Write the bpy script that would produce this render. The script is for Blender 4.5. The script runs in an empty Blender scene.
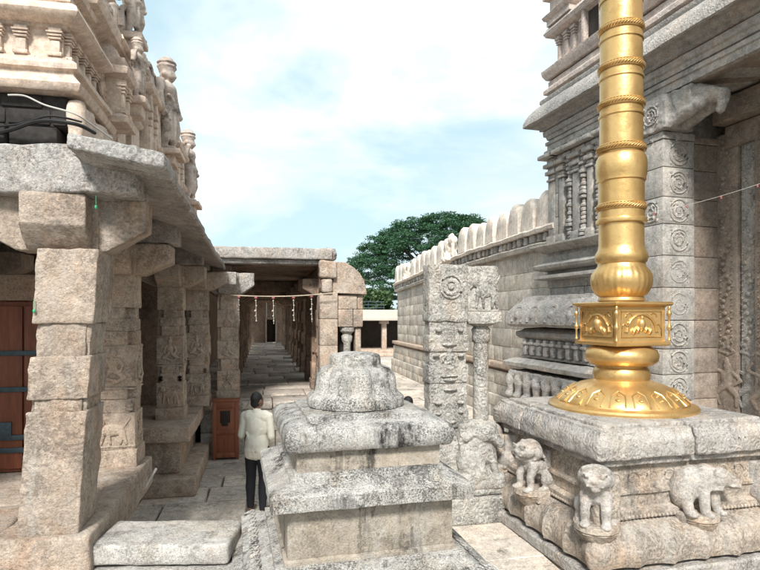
import bpy, bmesh, math, random
from mathutils import Vector, Matrix, noise
random.seed(7)
S = bpy.context.scene
C = S.collection
FA, FG, FW = math.radians(11.7), math.radians(16.14), math.radians(10.92)
FP = math.radians(14.6)
R = math.radians

# ------------------------------------------------------------------ materials
def new_mat(name):
    m = bpy.data.materials.new(name); m.use_nodes = True
    nt = m.node_tree; nt.nodes.clear()
    return m, nt
def N(nt, t, **k):
    n = nt.nodes.new(t)
    for a, b in k.items():
        if a.startswith('i_'): n.inputs[a[2:].replace('_', ' ')].default_value = b
        else: setattr(n, a, b)
    return n
def ramp(nt, src, p0, p1, c0=(0,0,0,1), c1=(1,1,1,1)):
    r = nt.nodes.new('ShaderNodeValToRGB')
    r.color_ramp.elements[0].position = p0; r.color_ramp.elements[1].position = p1
    r.color_ramp.elements[0].color = c0; r.color_ramp.elements[1].color = c1
    nt.links.new(src, r.inputs[0]); return r.outputs[0]
def mixc(nt, f, a, b, mode='MIX'):
    m = nt.nodes.new('ShaderNodeMix'); m.data_type = 'RGBA'; m.blend_type = mode
    for s, v in ((m.inputs[0], f), (m.inputs[6], a), (m.inputs[7], b)):
        if hasattr(v, 'links'): nt.links.new(v, s)
        elif isinstance(v, (int, float)): s.default_value = v
        else: s.default_value = (*v, 1)
    return m.outputs[2]
def mth(nt, op, a, b=None):
    m = nt.nodes.new('ShaderNodeMath'); m.operation = op
    for s, v in ((m.inputs[0], a), (m.inputs[1], b)):
        if v is None: continue
        if hasattr(v, 'links'): nt.links.new(v, s)
        else: s.default_value = v
    return m.outputs[0]
def noi(nt, vec, scale, detail=6, rough=.6, dist=0):
    n = nt.nodes.new('ShaderNodeTexNoise'); n.inputs['Scale'].default_value = scale
    n.inputs['Detail'].default_value = detail; n.inputs['Roughness'].default_value = rough
    n.inputs['Distortion'].default_value = dist
    nt.links.new(vec, n.inputs['Vector']); return n.outputs['Fac']
def coords(nt):
    tc = N(nt, 'ShaderNodeTexCoord'); oi = N(nt, 'ShaderNodeObjectInfo')
    mul = mth(nt, 'MULTIPLY', oi.outputs['Random'], 37.0)
    cx = N(nt, 'ShaderNodeCombineXYZ')
    nt.links.new(mul, cx.inputs[0]); nt.links.new(mul, cx.inputs[1])
    va = N(nt, 'ShaderNodeVectorMath', operation='ADD')
    nt.links.new(tc.outputs['Object'], va.inputs[0]); nt.links.new(cx.outputs[0], va.inputs[1])
    return va.outputs[0]
def scaled(nt, vec, s):
    m = N(nt, 'ShaderNodeMapping'); m.inputs['Scale'].default_value = s
    nt.links.new(vec, m.inputs['Vector']); return m.outputs[0]

def stone(name, c1, c2, c3=None, stain=.35, stainc=(.035,.033,.03), speck=.35, island=.25,
          bump=.6, streak=.0, carve=0, white=0.0, big=1.0, grain=55):
    m, nt = new_mat(name); L = nt.links.new
    v = coords(nt)
    big_n = ramp(nt, noi(nt, v, 1.1*big, 5, .6, .4), .36, .64)
    col = mixc(nt, big_n, c1, c2)
    if c3:
        f = ramp(nt, noi(nt, scaled(nt, v, (1.3,1.3,.8)), 2.1*big, 6, .65, .6), .5, .66)
        col = mixc(nt, mth(nt, 'MULTIPLY', f, .8), col, c3)
    geo = N(nt, 'ShaderNodeNewGeometry')
    isl = ramp(nt, geo.outputs['Random Per Island'], 0, 1, (1-island,)*3+(1,), (1+island*.6, 1+island*.5, 1+island*.35, 1))
    col = mixc(nt, 1.0, col, isl, 'MULTIPLY')
    # mid mottling
    mm = ramp(nt, noi(nt, v, 9, 8, .75), .35, .65, (.72,.71,.7,1), (1.2,1.2,1.2,1))
    col = mixc(nt, 1.0, col, mm, 'MULTIPLY')
    # granite speckle
    sp = ramp(nt, noi(nt, v, grain, 3, .8), .38, .62, (1-speck*.6,)*3+(1,), (1+speck*.5,)*3+(1,))
    col = mixc(nt, 1.0, col, sp, 'MULTIPLY')
    # dark lichen specks in drifts
    cl = mth(nt, 'ADD', mth(nt, 'MULTIPLY', noi(nt, v, grain*.75, 4, .75), .55), mth(nt, 'MULTIPLY', noi(nt, v, 2.2*big, 6, .65, .5), .45))
    col = mixc(nt, mth(nt, 'MULTIPLY', ramp(nt, cl, .515, .565), min(.9, speck*1.5)), col, tuple(q*.22 for q in c2))
    # lichen and soot with their own outline
    s1 = noi(nt, v, 2.6, 9, .72, .3); s2 = noi(nt, v, 22, 5, .8)
    f = mth(nt, 'ADD', mth(nt, 'MULTIPLY', s1, .7), mth(nt, 'MULTIPLY', s2, .3))
    f = ramp(nt, f, .53, .62)
    col = mixc(nt, mth(nt, 'MULTIPLY', f, stain), col, stainc)
    if streak:
        g = noi(nt, scaled(nt, v, (5,5,.55)), 1.3, 7, .7)
        g2 = ramp(nt, mth(nt, 'ADD', mth(nt, 'MULTIPLY', g, .7), mth(nt, 'MULTIPLY', s2, .3)), .53, .63)
        col = mixc(nt, mth(nt, 'MULTIPLY', g2, streak), col, stainc)
    if white:
        g = noi(nt, scaled(nt, v, (4,4,.7)), 1.0, 6, .7)
        g2 = ramp(nt, mth(nt, 'ADD', mth(nt, 'MULTIPLY', g, .75), mth(nt, 'MULTIPLY', s2, .25)), .52, .62)
        col = mixc(nt, mth(nt, 'MULTIPLY', g2, white), col, (.62,.62,.6))
    b = N(nt, 'ShaderNodeBsdfPrincipled')
    L(col, b.inputs['Base Color'])
    b.inputs['Roughness'].default_value = .88; b.inputs['Specular IOR Level'].default_value = .25
    h = mth(nt, 'ADD', mth(nt, 'MULTIPLY', noi(nt, v, 14, 8, .75), .7), mth(nt, 'MULTIPLY', noi(nt, v, grain*1.1, 4, .7), .35))
    if carve:
        vo = N(nt, 'ShaderNodeTexVoronoi', feature='SMOOTH_F1'); vo.inputs['Scale'].default_value = carve
        vo.inputs['Smoothness'].default_value = .2
        L(v, vo.inputs['Vector'])
        w = mth(nt, 'SINE', mth(nt, 'MULTIPLY', vo.outputs['Distance'], 17.0))
        h = mth(nt, 'ADD', h, mth(nt, 'MULTIPLY', w, .11))
    bp = N(nt, 'ShaderNodeBump'); bp.inputs['Strength'].default_value = bump; bp.inputs['Distance'].default_value = .035
    L(h, bp.inputs['Height']); L(bp.outputs[0], b.inputs['Normal'])
    o = N(nt, 'ShaderNodeOutputMaterial'); L(b.outputs[0], o.inputs[0])
    return m
def simple(name, c, rough=.6, metal=0, bump=0, scale=20, var=.25, spec=.4, stretch=(1,1,1)):
    m, nt = new_mat(name); L = nt.links.new; v = scaled(nt, coords(nt), stretch)
    f = ramp(nt, noi(nt, v, scale, 7, .7), .3, .7, (1-var,)*3+(1,), (1+var,)*3+(1,))
    f2 = ramp(nt, noi(nt, v, scale*.15, 4, .6), .3, .7, (1-var,)*3+(1,), (1+var*.5,)*3+(1,))
    col = mixc(nt, 1.0, mixc(nt, 1.0, c, f, 'MULTIPLY'), f2, 'MULTIPLY')
    b = N(nt, 'ShaderNodeBsdfPrincipled'); L(col, b.inputs['Base Color'])
    b.inputs['Roughness'].default_value = rough; b.inputs['Metallic'].default_value = metal
    b.inputs['Specular IOR Level'].default_value = spec
    if bump:
        bp = N(nt, 'ShaderNodeBump'); bp.inputs['Strength'].default_value = bump; bp.inputs['Distance'].default_value = .01
        L(noi(nt, v, scale*1.5, 6, .7), bp.inputs['Height']); L(bp.outputs[0], b.inputs['Normal'])
    o = N(nt, 'ShaderNodeOutputMaterial'); L(b.outputs[0], o.inputs[0])
    return m

M = {}
M['ped'] = stone('speckled_granite', (.49,.475,.45), (.41,.40,.375), (.45,.395,.33), stain=.95, speck=.62, streak=1.0, white=.35, bump=.75, grain=95, island=.05)
M['ped_warm'] = stone('speckled_granite_warm', (.42,.36,.29), (.37,.33,.275), (.42,.395,.37), stain=.5, speck=.25, streak=.9, white=.25, bump=.6, grain=95, island=.05)
M['loose'] = stone('pale_slab_granite', (.53,.51,.48), (.47,.45,.42), (.50,.44,.37), stain=.55, speck=.35, bump=.7, grain=80, island=0)
M['plat'] = stone('carved_granite', (.50,.43,.355), (.44,.39,.34), (.52,.37,.26), stain=.45, speck=.35, streak=.45, white=.3, bump=.9, island=.08, carve=7)
M['plat_slab'] = stone('granite_slab', (.46,.43,.40), (.40,.385,.37), (.50,.42,.34), stain=.35, speck=.35, streak=.3, white=.4, bump=.9, island=.06, carve=9)
M['lion'] = stone('lion_granite', (.50,.46,.42), (.44,.41,.38), (.50,.40,.32), stain=.35, speck=.3, bump=.8, island=0, white=.3)
M['pink'] = stone('pink_granite', (.56,.465,.385), (.50,.42,.35), (.54,.38,.28), stain=.2, speck=.3, bump=1.3, island=.08, white=.3, grain=42)
M['pink2'] = stone('brown_granite', (.57,.46,.37), (.52,.43,.355), (.57,.40,.30), stain=.3, speck=.3, bump=1.0, island=.1)
M['dim'] = stone('shaded_granite', (.42,.31,.24), (.35,.27,.215), (.45,.30,.22), stain=.4, speck=.3, bump=1.0, island=.12)  # indoor shade put into the colour of inner walls, pillars and beams
M['beam'] = stone('grey_beam_granite', (.52,.50,.48), (.46,.44,.42), (.52,.44,.38), stain=.4, speck=.4, bump=1.2, island=.05, white=.35, grain=45)
M['eave'] = stone('eave_granite', (.46,.42,.39), (.39,.355,.33), (.46,.38,.32), stain=.4, speck=.3, bump=1.0, island=.05)
M['stucco'] = stone('cream_stucco', (.66,.53,.43), (.60,.49,.41), (.66,.56,.48), stain=.35, stainc=(.17,.14,.125), speck=.1, bump=.35, island=.04, streak=.35)
M['statue'] = stone('weathered_stucco', (.58,.49,.42), (.44,.38,.34), (.62,.52,.44), stain=.8, stainc=(.09,.085,.08), speck=.15, bump=.5, island=.0, streak=.4)
M['gop'] = stone('blue_grey_granite', (.52,.50,.47), (.44,.43,.41), (.56,.49,.42), stain=.3, speck=.25, bump=.8, island=.14, streak=.2)
M['gopc'] = stone('carved_blue_grey_granite', (.50,.48,.455), (.42,.41,.395), (.53,.46,.40), stain=.35, speck=.2, bump=.9, island=.12, carve=10)
M['gopw'] = stone('warm_carved_granite', (.42,.35,.29), (.35,.30,.26), (.46,.36,.29), stain=.35, speck=.25, bump=.9, island=.15)
M['gopp'] = stone('pinkish_upper_plaster', (.62,.52,.46), (.55,.48,.44), (.55,.52,.49), stain=.3, stainc=(.16,.15,.15), speck=.15, bump=.6, island=.05, carve=8)
M['wall'] = stone('wall_granite', (.64,.59,.52), (.56,.535,.49), (.66,.57,.47), stain=.25, speck=.25, bump=.7, island=.2, streak=.35)
M['merlon'] = stone('merlon_plaster', (.80,.72,.63), (.74,.66,.58), (.77,.64,.54), stain=.25, stainc=(.2,.18,.16), speck=.1, bump=.4, island=.0, streak=.35)
M['pave'] = stone('paving_granite', (.66,.60,.53), (.58,.53,.48), (.66,.57,.48), stain=.8, stainc=(.10,.085,.07), speck=.25, bump=.6, island=.28, big=.6)
M['pave2'] = stone('pale_paving', (.50,.46,.42), (.44,.41,.38), None, stain=.2, stainc=(.2,.18,.16), speck=.2, bump=.4, island=.15)
M['dirt'] = stone('dusty_ground', (.20,.17,.14), (.16,.14,.12), None, stain=.2, speck=.3, bump=.4, island=0)
M['comp'] = stone('carved_pillar_granite', (.56,.54,.50), (.49,.48,.45), (.56,.49,.42), stain=.3, speck=.45, bump=1.2, island=.04, carve=8, grain=60)
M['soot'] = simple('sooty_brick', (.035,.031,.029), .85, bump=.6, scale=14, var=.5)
M['gold'] = None
M['wood'] = simple('reddish_wood', (.19,.06,.030), .5, bump=.3, scale=9, var=.3, stretch=(3,3,.4))
M['wood2'] = simple('orange_brown_wood', (.26,.088,.042), .5, bump=.3, scale=9, var=.25, stretch=(3,3,.4))
M['wooddark'] = simple('wood_opening', (.03,.018,.014), .7, var=.3)  # near-black wood tone, carries the shade of doorway and cabinet opening
M['iron'] = simple('painted_iron', (.05,.075,.09), .5, metal=.3, var=.3)
M['black'] = simple('black_cable', (.012,.012,.013), .45)
M['whitec'] = simple('pale_cable', (.45,.43,.40), .5, var=.1)
M['tan_pole'] = simple('bleached_pole', (.5,.42,.32), .6)
M['skin'] = simple('skin', (.19,.10,.065), .55, var=.08)
M['hair'] = simple('hair', (.012,.011,.012), .6, bump=.6, scale=80)
M['shirt'] = simple('cream_shirt_cloth', (.70,.67,.58), .85, bump=.3, scale=12, var=.06)
M['trouser'] = simple('dark_trouser_cloth', (.012,.013,.018), .85, bump=.3, scale=15, var=.2)
M['darkcloth'] = simple('dark_shirt_cloth', (.03,.03,.04), .85, var=.2)
M['bark'] = simple('bark', (.10,.075,.06), .9, bump=.8, scale=6)
M['green'] = simple('green_plastic', (.05,.38,.18), .4, var=.1)
M['pinkp'] = simple('pink_flower', (.32,.10,.10), .6, var=.1)
M['whitef'] = simple('white_flower', (.45,.42,.36), .6, var=.1)
M['shelter'] = simple('shadowy_plaster', (.05,.042,.036), .9, var=.3, scale=3)  # near-black tone puts the shade of recesses into the colour
M['paint'] = simple('whitewash', (.50,.46,.40), .8, var=.08, scale=3)

def gold():
    m, nt = new_mat('gold_paint'); L = nt.links.new; v = coords(nt)
    col = mixc(nt, ramp(nt, noi(nt, v, 3, 5, .6), .35, .65), (.71,.47,.20), (.58,.37,.14))
    gr = ramp(nt, mth(nt, 'ADD', mth(nt, 'MULTIPLY', noi(nt, v, 5, 8, .75), .7), mth(nt, 'MULTIPLY', noi(nt, v, 40, 4, .7), .3)), .60, .68)
    col = mixc(nt, mth(nt, 'MULTIPLY', gr, .5), col, (.20,.12,.06))
    b = N(nt, 'ShaderNodeBsdfPrincipled'); L(col, b.inputs['Base Color'])
    b.inputs['Metallic'].default_value = .72
    L(ramp(nt, noi(nt, v, 7, 6, .7), .3, .7, (.24,)*3+(1,), (.42,)*3+(1,)), b.inputs['Roughness'])
    bp = N(nt, 'ShaderNodeBump'); bp.inputs['Strength'].default_value = .25; bp.inputs['Distance'].default_value = .01
    L(mth(nt, 'ADD', noi(nt, v, 25, 6, .6), mth(nt, 'MULTIPLY', noi(nt, v, 3.5, 3, .5), 3.0)), bp.inputs['Height']); L(bp.outputs[0], b.inputs['Normal'])
    o = N(nt, 'ShaderNodeOutputMaterial'); L(b.outputs[0], o.inputs[0]); return m
M['gold'] = gold()
def leafmat(name, a, b_):
    m, nt = new_mat(name); L = nt.links.new
    g = N(nt, 'ShaderNodeNewGeometry')
    col = mixc(nt, g.outputs['Random Per Island'], a, b_)
    b = N(nt, 'ShaderNodeBsdfPrincipled'); L(col, b.inputs['Base Color']); b.inputs['Roughness'].default_value = .6
    b.inputs['Specular IOR Level'].default_value = .3
    t = N(nt, 'ShaderNodeBsdfTranslucent'); L(col, t.inputs[0])
    mx = N(nt, 'ShaderNodeMixShader'); mx.inputs[0].default_value = .25
    L(b.outputs[0], mx.inputs[1]); L(t.outputs[0], mx.inputs[2])
    o = N(nt, 'ShaderNodeOutputMaterial'); L(mx.outputs[0], o.inputs[0]); return m
M['leaf'] = leafmat('rain_tree_leaves', (.03,.095,.05), (.095,.19,.095))
M['leaf2'] = leafmat('bush_leaves', (.05,.10,.04), (.10,.15,.06))

# ------------------------------------------------------------------ object helpers
ORG = {}
def tagp(o, label=None, cat=None, group=None, kind=None):
    if label: o['label'] = label
    if cat: o['category'] = cat
    if group: o['group'] = group
    if kind: o['kind'] = kind
def world(frame, u, v):
    c, s = math.cos(frame), math.sin(frame)
    return (u*c - v*s, u*s + v*c)
def thing(name, label, cat, frame, u, v, z=0, group=None):
    o = bpy.data.objects.new(name, None); C.objects.link(o)
    x, y = world(frame, u, v); o.location = (x, y, z); o.rotation_euler = (0, 0, frame)
    o.empty_display_size = .2
    ORG[o.name] = (u, v, z); tagp(o, label, cat, group); return o
def finish(me, smooth=True, ang=38):
    if smooth:
        for p in me.polygons: p.use_smooth = True
        try: me.set_sharp_from_angle(angle=R(ang))
        except Exception: pass

class MB:
    def __init__(s): s.bm = bmesh.new()
    def grid(s, P, closed_u=False, closed_v=False):
        """P[i][j] points"""
        bm = s.bm; V = [[bm.verts.new(p) for p in row] for row in P]
        ni, nj = len(V), len(V[0])
        for i in range(ni if closed_v else ni-1):
            for j in range(nj if closed_u else nj-1):
                a, b, c, d = V[i][j], V[i][(j+1) % nj], V[(i+1) % ni][(j+1) % nj], V[(i+1) % ni][j]
                try: bm.faces.new((a, b, c, d))
                except ValueError: pass
        return V
    def cap(s, ring):
        c = Vector((0,0,0))
        for v in ring: c += v.co
        cv = s.bm.verts.new(c/len(ring))
        for i in range(len(ring)):
            try: s.bm.faces.new((ring[i], ring[(i+1) % len(ring)], cv))
            except ValueError: pass
    def box(s, x0, x1, y0, y1, z0, z1, r=.015, step=0, amp=0, freq=4, warp=None, seed=None):
        """rounded, optionally subdivided and roughened box"""
        x0, x1 = min(x0,x1), max(x0,x1); y0, y1 = min(y0,y1), max(y0,y1); z0, z1 = min(z0,z1), max(z0,z1)
        r = min(r, (x1-x0)*.45, (y1-y0)*.45, (z1-z0)*.45)
        lo = Vector((x0,y0,z0)); hi = Vector((x1,y1,z1))
        def cs(a, b):
            L = b-a; out = [a, a+r*.35, a+r] if step else [a, a+r]
            if step:
                n = max(1, int((L-2*r)/step))
                out += [a+r+(L-2*r)*i/n for i in range(1, n)]
                out += [b-r, b-r*.35, b]
            else: out += [b-r, b]
            return out
        ax = [cs(lo[i], hi[i]) for i in range(3)]
        if seed is None: seed = random.random()*50
        sv = Vector((seed, seed*1.7, -seed))
        cache = {}
        def vert(p):
            k = (round(p[0],5), round(p[1],5), round(p[2],5))
            if k in cache: return cache[k]
            p = Vector(p)
            inn = Vector([min(max(p[i], lo[i]+r), hi[i]-r) for i in range(3)])
            d = p-inn
            if d.length > 1e-7: d.normalize(); q = inn + d*r
            else: q = p
            if amp: q = q + d*(noise.fractal(q*freq+sv, .8, 2.0, 4)*amp)
            if warp: q = Vector(warp(q))
            v = s.bm.verts.new(q); cache[k] = v; return v
        for a in range(3):
            b, c = (a+1) % 3, (a+2) % 3
            for side in (lo[a], hi[a]):
                for i in range(len(ax[b])-1):
                    for j in range(len(ax[c])-1):
                        q = []
                        for (ii, jj) in ((i,j),(i+1,j),(i+1,j+1),(i,j+1)):
                            p = [0,0,0]; p[a] = side; p[b] = ax[b][ii]; p[c] = ax[c][jj]; q.append(vert(p))
                        if side == lo[a]: q.reverse()
                        if len(set(q)) == 4:
                            try: s.bm.faces.new(q)
                            except ValueError: pass
        return s
    def rlathe(s, cx, cy, hx, hy, prof, step=.12, amp=0, freq=5, rot=0, corner=.0, cap=True):
        """mitred moulding round a rectangle: prof = [(offset, z)]"""
        seed = Vector((random.random()*40, random.random()*40, 0))
        def sidepts(n): return [i/n for i in range(n)]
        nx = max(2, int(2*hx/step)); ny = max(2, int(2*hy/step)); rows = []
        ca, sa = math.cos(rot), math.sin(rot)
        for off, z in prof:
            X, Y = hx+off, hy+off; k = corner
            pts = []
            pts += [(-X+2*X*t, -Y) for t in sidepts(nx)]
            pts += [(X, -Y+2*Y*t) for t in sidepts(ny)]
            pts += [(X-2*X*t, Y) for t in sidepts(nx)]
            pts += [(-X, Y-2*Y*t) for t in sidepts(ny)]
            row = []
            for (px, py) in pts:
                if k:
                    # pull the corner in a little
                    ex = max(0, abs(px)-(X-k)); ey = max(0, abs(py)-(Y-k))
                    if ex > 0 and ey > 0:
                        l = math.hypot(ex, ey); f = k/l if l > k else 1
                        px = math.copysign((X-k)+ex*f, px); py = math.copysign((Y-k)+ey*f, py)
                q = Vector((cx+px*ca-py*sa, cy+px*sa+py*ca, z))
                if amp:
                    d = Vector((px, py, 0)); 
                    q += noise.noise_vector(q*freq+seed)*amp + noise.noise_vector(q*freq*3+seed)*amp*.4
                row.append(q)
            rows.append(row)
        V = s.grid(rows, closed_u=True)
        if cap: s.cap(V[0]); s.cap(V[-1])
        return s
    def lathe(s, cx, cy, prof, n=32, amp=0, freq=6, lobe=None, cap=True):
        rows = []
        for k, (r, z) in enumerate(prof):
            row = []
            for i in range(n):
                a = 2*math.pi*i/n; rr = r
                if lobe: rr = lobe(r, a, z, k)
                q = Vector((cx+rr*math.cos(a), cy+rr*math.sin(a), z))
                if amp: q += noise.noise_vector(q*freq)*amp + noise.noise_vector(q*freq*3)*amp*.4
                row.append(q)
            rows.append(row)
        V = s.grid(rows, closed_u=True)
        if cap: s.cap(V[0]); s.cap(V[-1])
        return s
    def tube(s, pts, r, n=6, closed=False):
        pts = [Vector(p) for p in pts]; rows = []; m = len(pts)
        for i, p in enumerate(pts):
            a = pts[(i-1) % m] if (closed or i > 0) else p
            b = pts[(i+1) % m] if (closed or i < m-1) else p
            t = (b-a).normalized() if (b-a).length > 1e-9 else Vector((0,0,1))
            up = Vector((0,0,1)) if abs(t.z) < .9 else Vector((1,0,0))
            e1 = t.cross(up).normalized(); e2 = t.cross(e1)
            rr = r[i] if isinstance(r, (list, tuple)) else r
            rows.append([p + (e1*math.cos(2*math.pi*k/n)+e2*math.sin(2*math.pi*k/n))*rr for k in range(n)])
        V = s.grid(rows, closed_u=True, closed_v=closed)
        if not closed: s.cap(V[0]); s.cap(V[-1])
        return s
    def ball(s, c, r, sub=2, sc=(1,1,1), amp=0, freq=4):
        t = bmesh.new(); bmesh.ops.create_icosphere(t, subdivisions=sub, radius=1)
        mp = {}
        for v in t.verts:
            q = Vector((c[0]+v.co.x*r*sc[0], c[1]+v.co.y*r*sc[1], c[2]+v.co.z*r*sc[2]))
            if amp: q += v.co*noise.fractal(q*freq, .8, 2, 4)*amp
            mp[v] = s.bm.verts.new(q)
        for f in t.faces: s.bm.faces.new([mp[v] for v in f.verts])
        t.free(); return s
    def poly(s, pts, z0, z1, amp=0, freq=4):
        """prism over a plan polygon"""
        a = [s.bm.verts.new((x, y, z0)) for x, y in pts]; b = [s.bm.verts.new((x, y, z1)) for x, y in pts]
        n = len(pts)
        for i in range(n): s.bm.faces.new((a[i], a[(i+1) % n], b[(i+1) % n], b[i]))
        s.bm.faces.new(a[::-1]); s.bm.faces.new(b); return s
    def prism(s, prof, axis, s0, s1, step=.3, amp=0, freq=4, fn=None):
        """closed profile [(a,z)] swept along 'u' or 'v'"""
        n = max(1, int(abs(s1-s0)/step)); rows = []
        sd = Vector((random.random()*30, 0, 0))
        for i in range(n+1):
            t = s0+(s1-s0)*i/n; row = []
            for a, z in prof:
                q = Vector((t, a, z)) if axis == 'u' else Vector((a, t, z))
                if amp: q += noise.noise_vector(q*freq+sd)*amp
                if fn: q = Vector(fn(q))
                row.append(q)
            rows.append(row)
        V = s.grid(rows, closed_u=True)
        s.bm.faces.new(V[0]); s.bm.faces.new(V[-1][::-1]); return s
    def mesh(s, name, off=(0,0,0), recalc=True, ang=38):
        if recalc: bmesh.ops.recalc_face_normals(s.bm, faces=s.bm.faces)
        if off != (0,0,0): bmesh.ops.translate(s.bm, verts=s.bm.verts, vec=Vector(off))
        me = bpy.data.meshes.new(name); s.bm.to_mesh(me); s.bm.free(); finish(me, ang=ang); return me
    def build(s, name, mat, parent=None, local=False, ang=38, recalc=True):
        off = (0,0,0)
        if parent is not None and not local:
            r = parent
            while r.parent: r = r.parent
            o = ORG[r.name]; off = (-o[0], -o[1], -o[2])
        me = s.mesh(name, off, recalc, ang); me.materials.append(mat)
        o = bpy.data.objects.new(name, me); C.objects.link(o)
        if parent: o.parent = parent
        return o
def put(name, me, parent, loc=(0,0,0), rz=0, sc=1):
    o = bpy.data.objects.new(name, me); C.objects.link(o); o.parent = parent
    o.location = loc; o.rotation_euler = (0,0,rz); o.scale = (sc,sc,sc) if isinstance(sc, (int, float)) else sc
    return o
def at(parent, u, v, z):
    r = parent
    while r.parent: r = r.parent
    o = ORG[r.name]; return (u-o[0], v-o[1], z-o[2])

def sculpt(parts, voxel=.02, smooth=3, amp=0, name='sculpt', mat=None, xf=None):
    """parts: ('c', p0, r0, p1, r1) capsules, ('e', centre, (rx,ry,rz)) ellipsoids; merged to ONE continuous surface"""
    mb = MB()
    for p in parts:
        if p[0] == 'c':
            a, ra, b, rb = Vector(p[1]), p[2], Vector(p[3]), p[4]
            n = max(1, int((b-a).length/(max(.004, min(ra, rb))*.45)))
            for i in range(n+1):
                t = i/n; mb.ball(a.lerp(b, t), ra+(rb-ra)*t, 2)
        elif p[0] == 'e': mb.ball(p[1], 1, 3, p[2])
        elif p[0] == 'b': mb.box(*p[1], r=.01)
    me = bpy.data.meshes.new('tmp'); bmesh.ops.recalc_face_normals(mb.bm, faces=mb.bm.faces); mb.bm.to_mesh(me); mb.bm.free()
    o = bpy.data.objects.new('tmp', me); C.objects.link(o)
    md = o.modifiers.new('r', 'REMESH'); md.mode = 'VOXEL'; md.voxel_size = voxel
    if smooth:
        sm = o.modifiers.new('s', 'SMOOTH'); sm.factor = .5; sm.iterations = smooth
    dg = bpy.context.evaluated_depsgraph_get(); dg.update()
    out = bpy.data.meshes.new_from_object(o.evaluated_get(dg)); out.name = name
    bpy.data.objects.remove(o); bpy.data.meshes.remove(me)
    for v in out.vertices:
        q = v.co.copy()
        if amp: q += noise.noise_vector(q*7)*amp + noise.noise_vector(q*22)*amp*.5
        if xf: q = Vector(xf(q))
        v.co = q
    for p in out.polygons: p.use_smooth = True
    out.materials.clear()
    if mat: out.materials.append(mat)
    return out
def blockwall(mb, axis, face, thick, s0, s1, z0, z1, ch=.4, bl=(.5,1.0), gap=.012, jit=.012, r=.014, seed=0):
    """courses of blocks; 'v' wall has its face at u=face and runs along v, thick goes to +u (or to -u if negative)"""
    rnd = random.Random(seed); z = z0; hs = max(1, round((z1-z0)/ch)); h = (z1-z0)/hs
    edges = [z0]; 
    for i in range(1, hs): edges.append(z0+h*i+rnd.uniform(-.12,.12)*h)
    edges.append(z1)
    for k in range(hs):
        p = s0 - (rnd.random()*bl[0]*.6 if k % 2 else 0)
        while p < s1:
            L = rnd.uniform(*bl); a, b = max(p, s0), min(p+L, s1); p += L
            if b-a < .06: continue
            if s1-b < .1: b = s1; p = s1+1
            j = rnd.uniform(-jit, jit); f = face+j
            g = gap/2
            args = (f, face+thick, a+g, b-g) if axis == 'v' else (a+g, b-g, f, face+thick)
            mb.box(*args, edges[k]+g*.6, edges[k+1]-g*.6, r=r, seed=rnd.random()*9)

# ================================================================== SKY + LIGHT + CAMERA
def setup():
    w = bpy.data.worlds.new('World'); S.world = w; w.use_nodes = True
    nt = w.node_tree; nt.nodes.clear(); L = nt.links.new
    el, az = R(43), R(SUN_AZ)
    sky = N(nt, 'ShaderNodeTexSky', sky_type='NISHITA', sun_disc=False); sky.sun_elevation = el
    sky.sun_rotation = az; sky.air_density = 1.0; sky.dust_density = 1.5; sky.ozone_density = 1.2
    tc = N(nt, 'ShaderNodeTexCoord')
    mp = N(nt, 'ShaderNodeMapping'); mp.inputs['Scale'].default_value = (1.0, 1.0, 2.1); mp.inputs['Location'].default_value = (3.1, .35, .2)
    L(tc.outputs['Generated'], mp.inputs[0])
    n1 = noi(nt, mp.outputs[0], 1.7, 9, .52, .5)
    n2 = noi(nt, mp.outputs[0], 5.5, 8, .55, .3)
    f = mth(nt, 'ADD', mth(nt, 'MULTIPLY', n1, .75), mth(nt, 'MULTIPLY', n2, .25))
    mask = ramp(nt, f, .41, .60)
    n3 = noi(nt, mp.outputs[0], 3.2, 7, .6, .6)
    cloud = mixc(nt, ramp(nt, n3, .38, .60), (4.1, 4.5, 4.65), (6.3, 6.4, 6.45))
    # thin high veil: the blue between clouds is itself milky
    clear = mixc(nt, .85, sky.outputs[0], (2.9, 3.9, 4.25))
    col = mixc(nt, mask, clear, cloud)
    bg = N(nt, 'ShaderNodeBackground'); bg.inputs[1].default_value = .06
    L(col, bg.inputs[0]); o = N(nt, 'ShaderNodeOutputWorld'); L(bg.outputs[0], o.inputs[0])
    l = bpy.data.lights.new('sun', 'SUN'); l.energy = 1.5; l.angle = R(11); l.color = (1, .96, .9)
    so = bpy.data.objects.new('sun', l); C.objects.link(so)
    d = Vector((math.sin(az)*math.cos(el), math.cos(az)*math.cos(el), math.sin(el)))  # toward the sun
    so.rotation_euler = d.to_track_quat('Z', 'Y').to_euler(); so.location = (0, -5, 20)
    cam = bpy.data.cameras.new('camera'); co = bpy.data.objects.new('camera', cam); C.objects.link(co)
    cam.sensor_width = 36; cam.lens = 36*570/760; cam.shift_y = 30/760; cam.clip_end = 2000; cam.clip_start = .05
    co.location = (0, 0, 2.8); co.rotation_euler = (R(90), 0, 0); S.camera = co
    S.view_settings.view_transform = 'Standard'; S.view_settings.look = 'None'
    S.view_settings.exposure = EXPOSURE; S.view_settings.gamma = 1
    S.render.engine = 'CYCLES'
SUN_AZ = 185     # measured from +Y clockwise: behind the camera, a little to the right
EXPOSURE = 1.97
setup()

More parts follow.
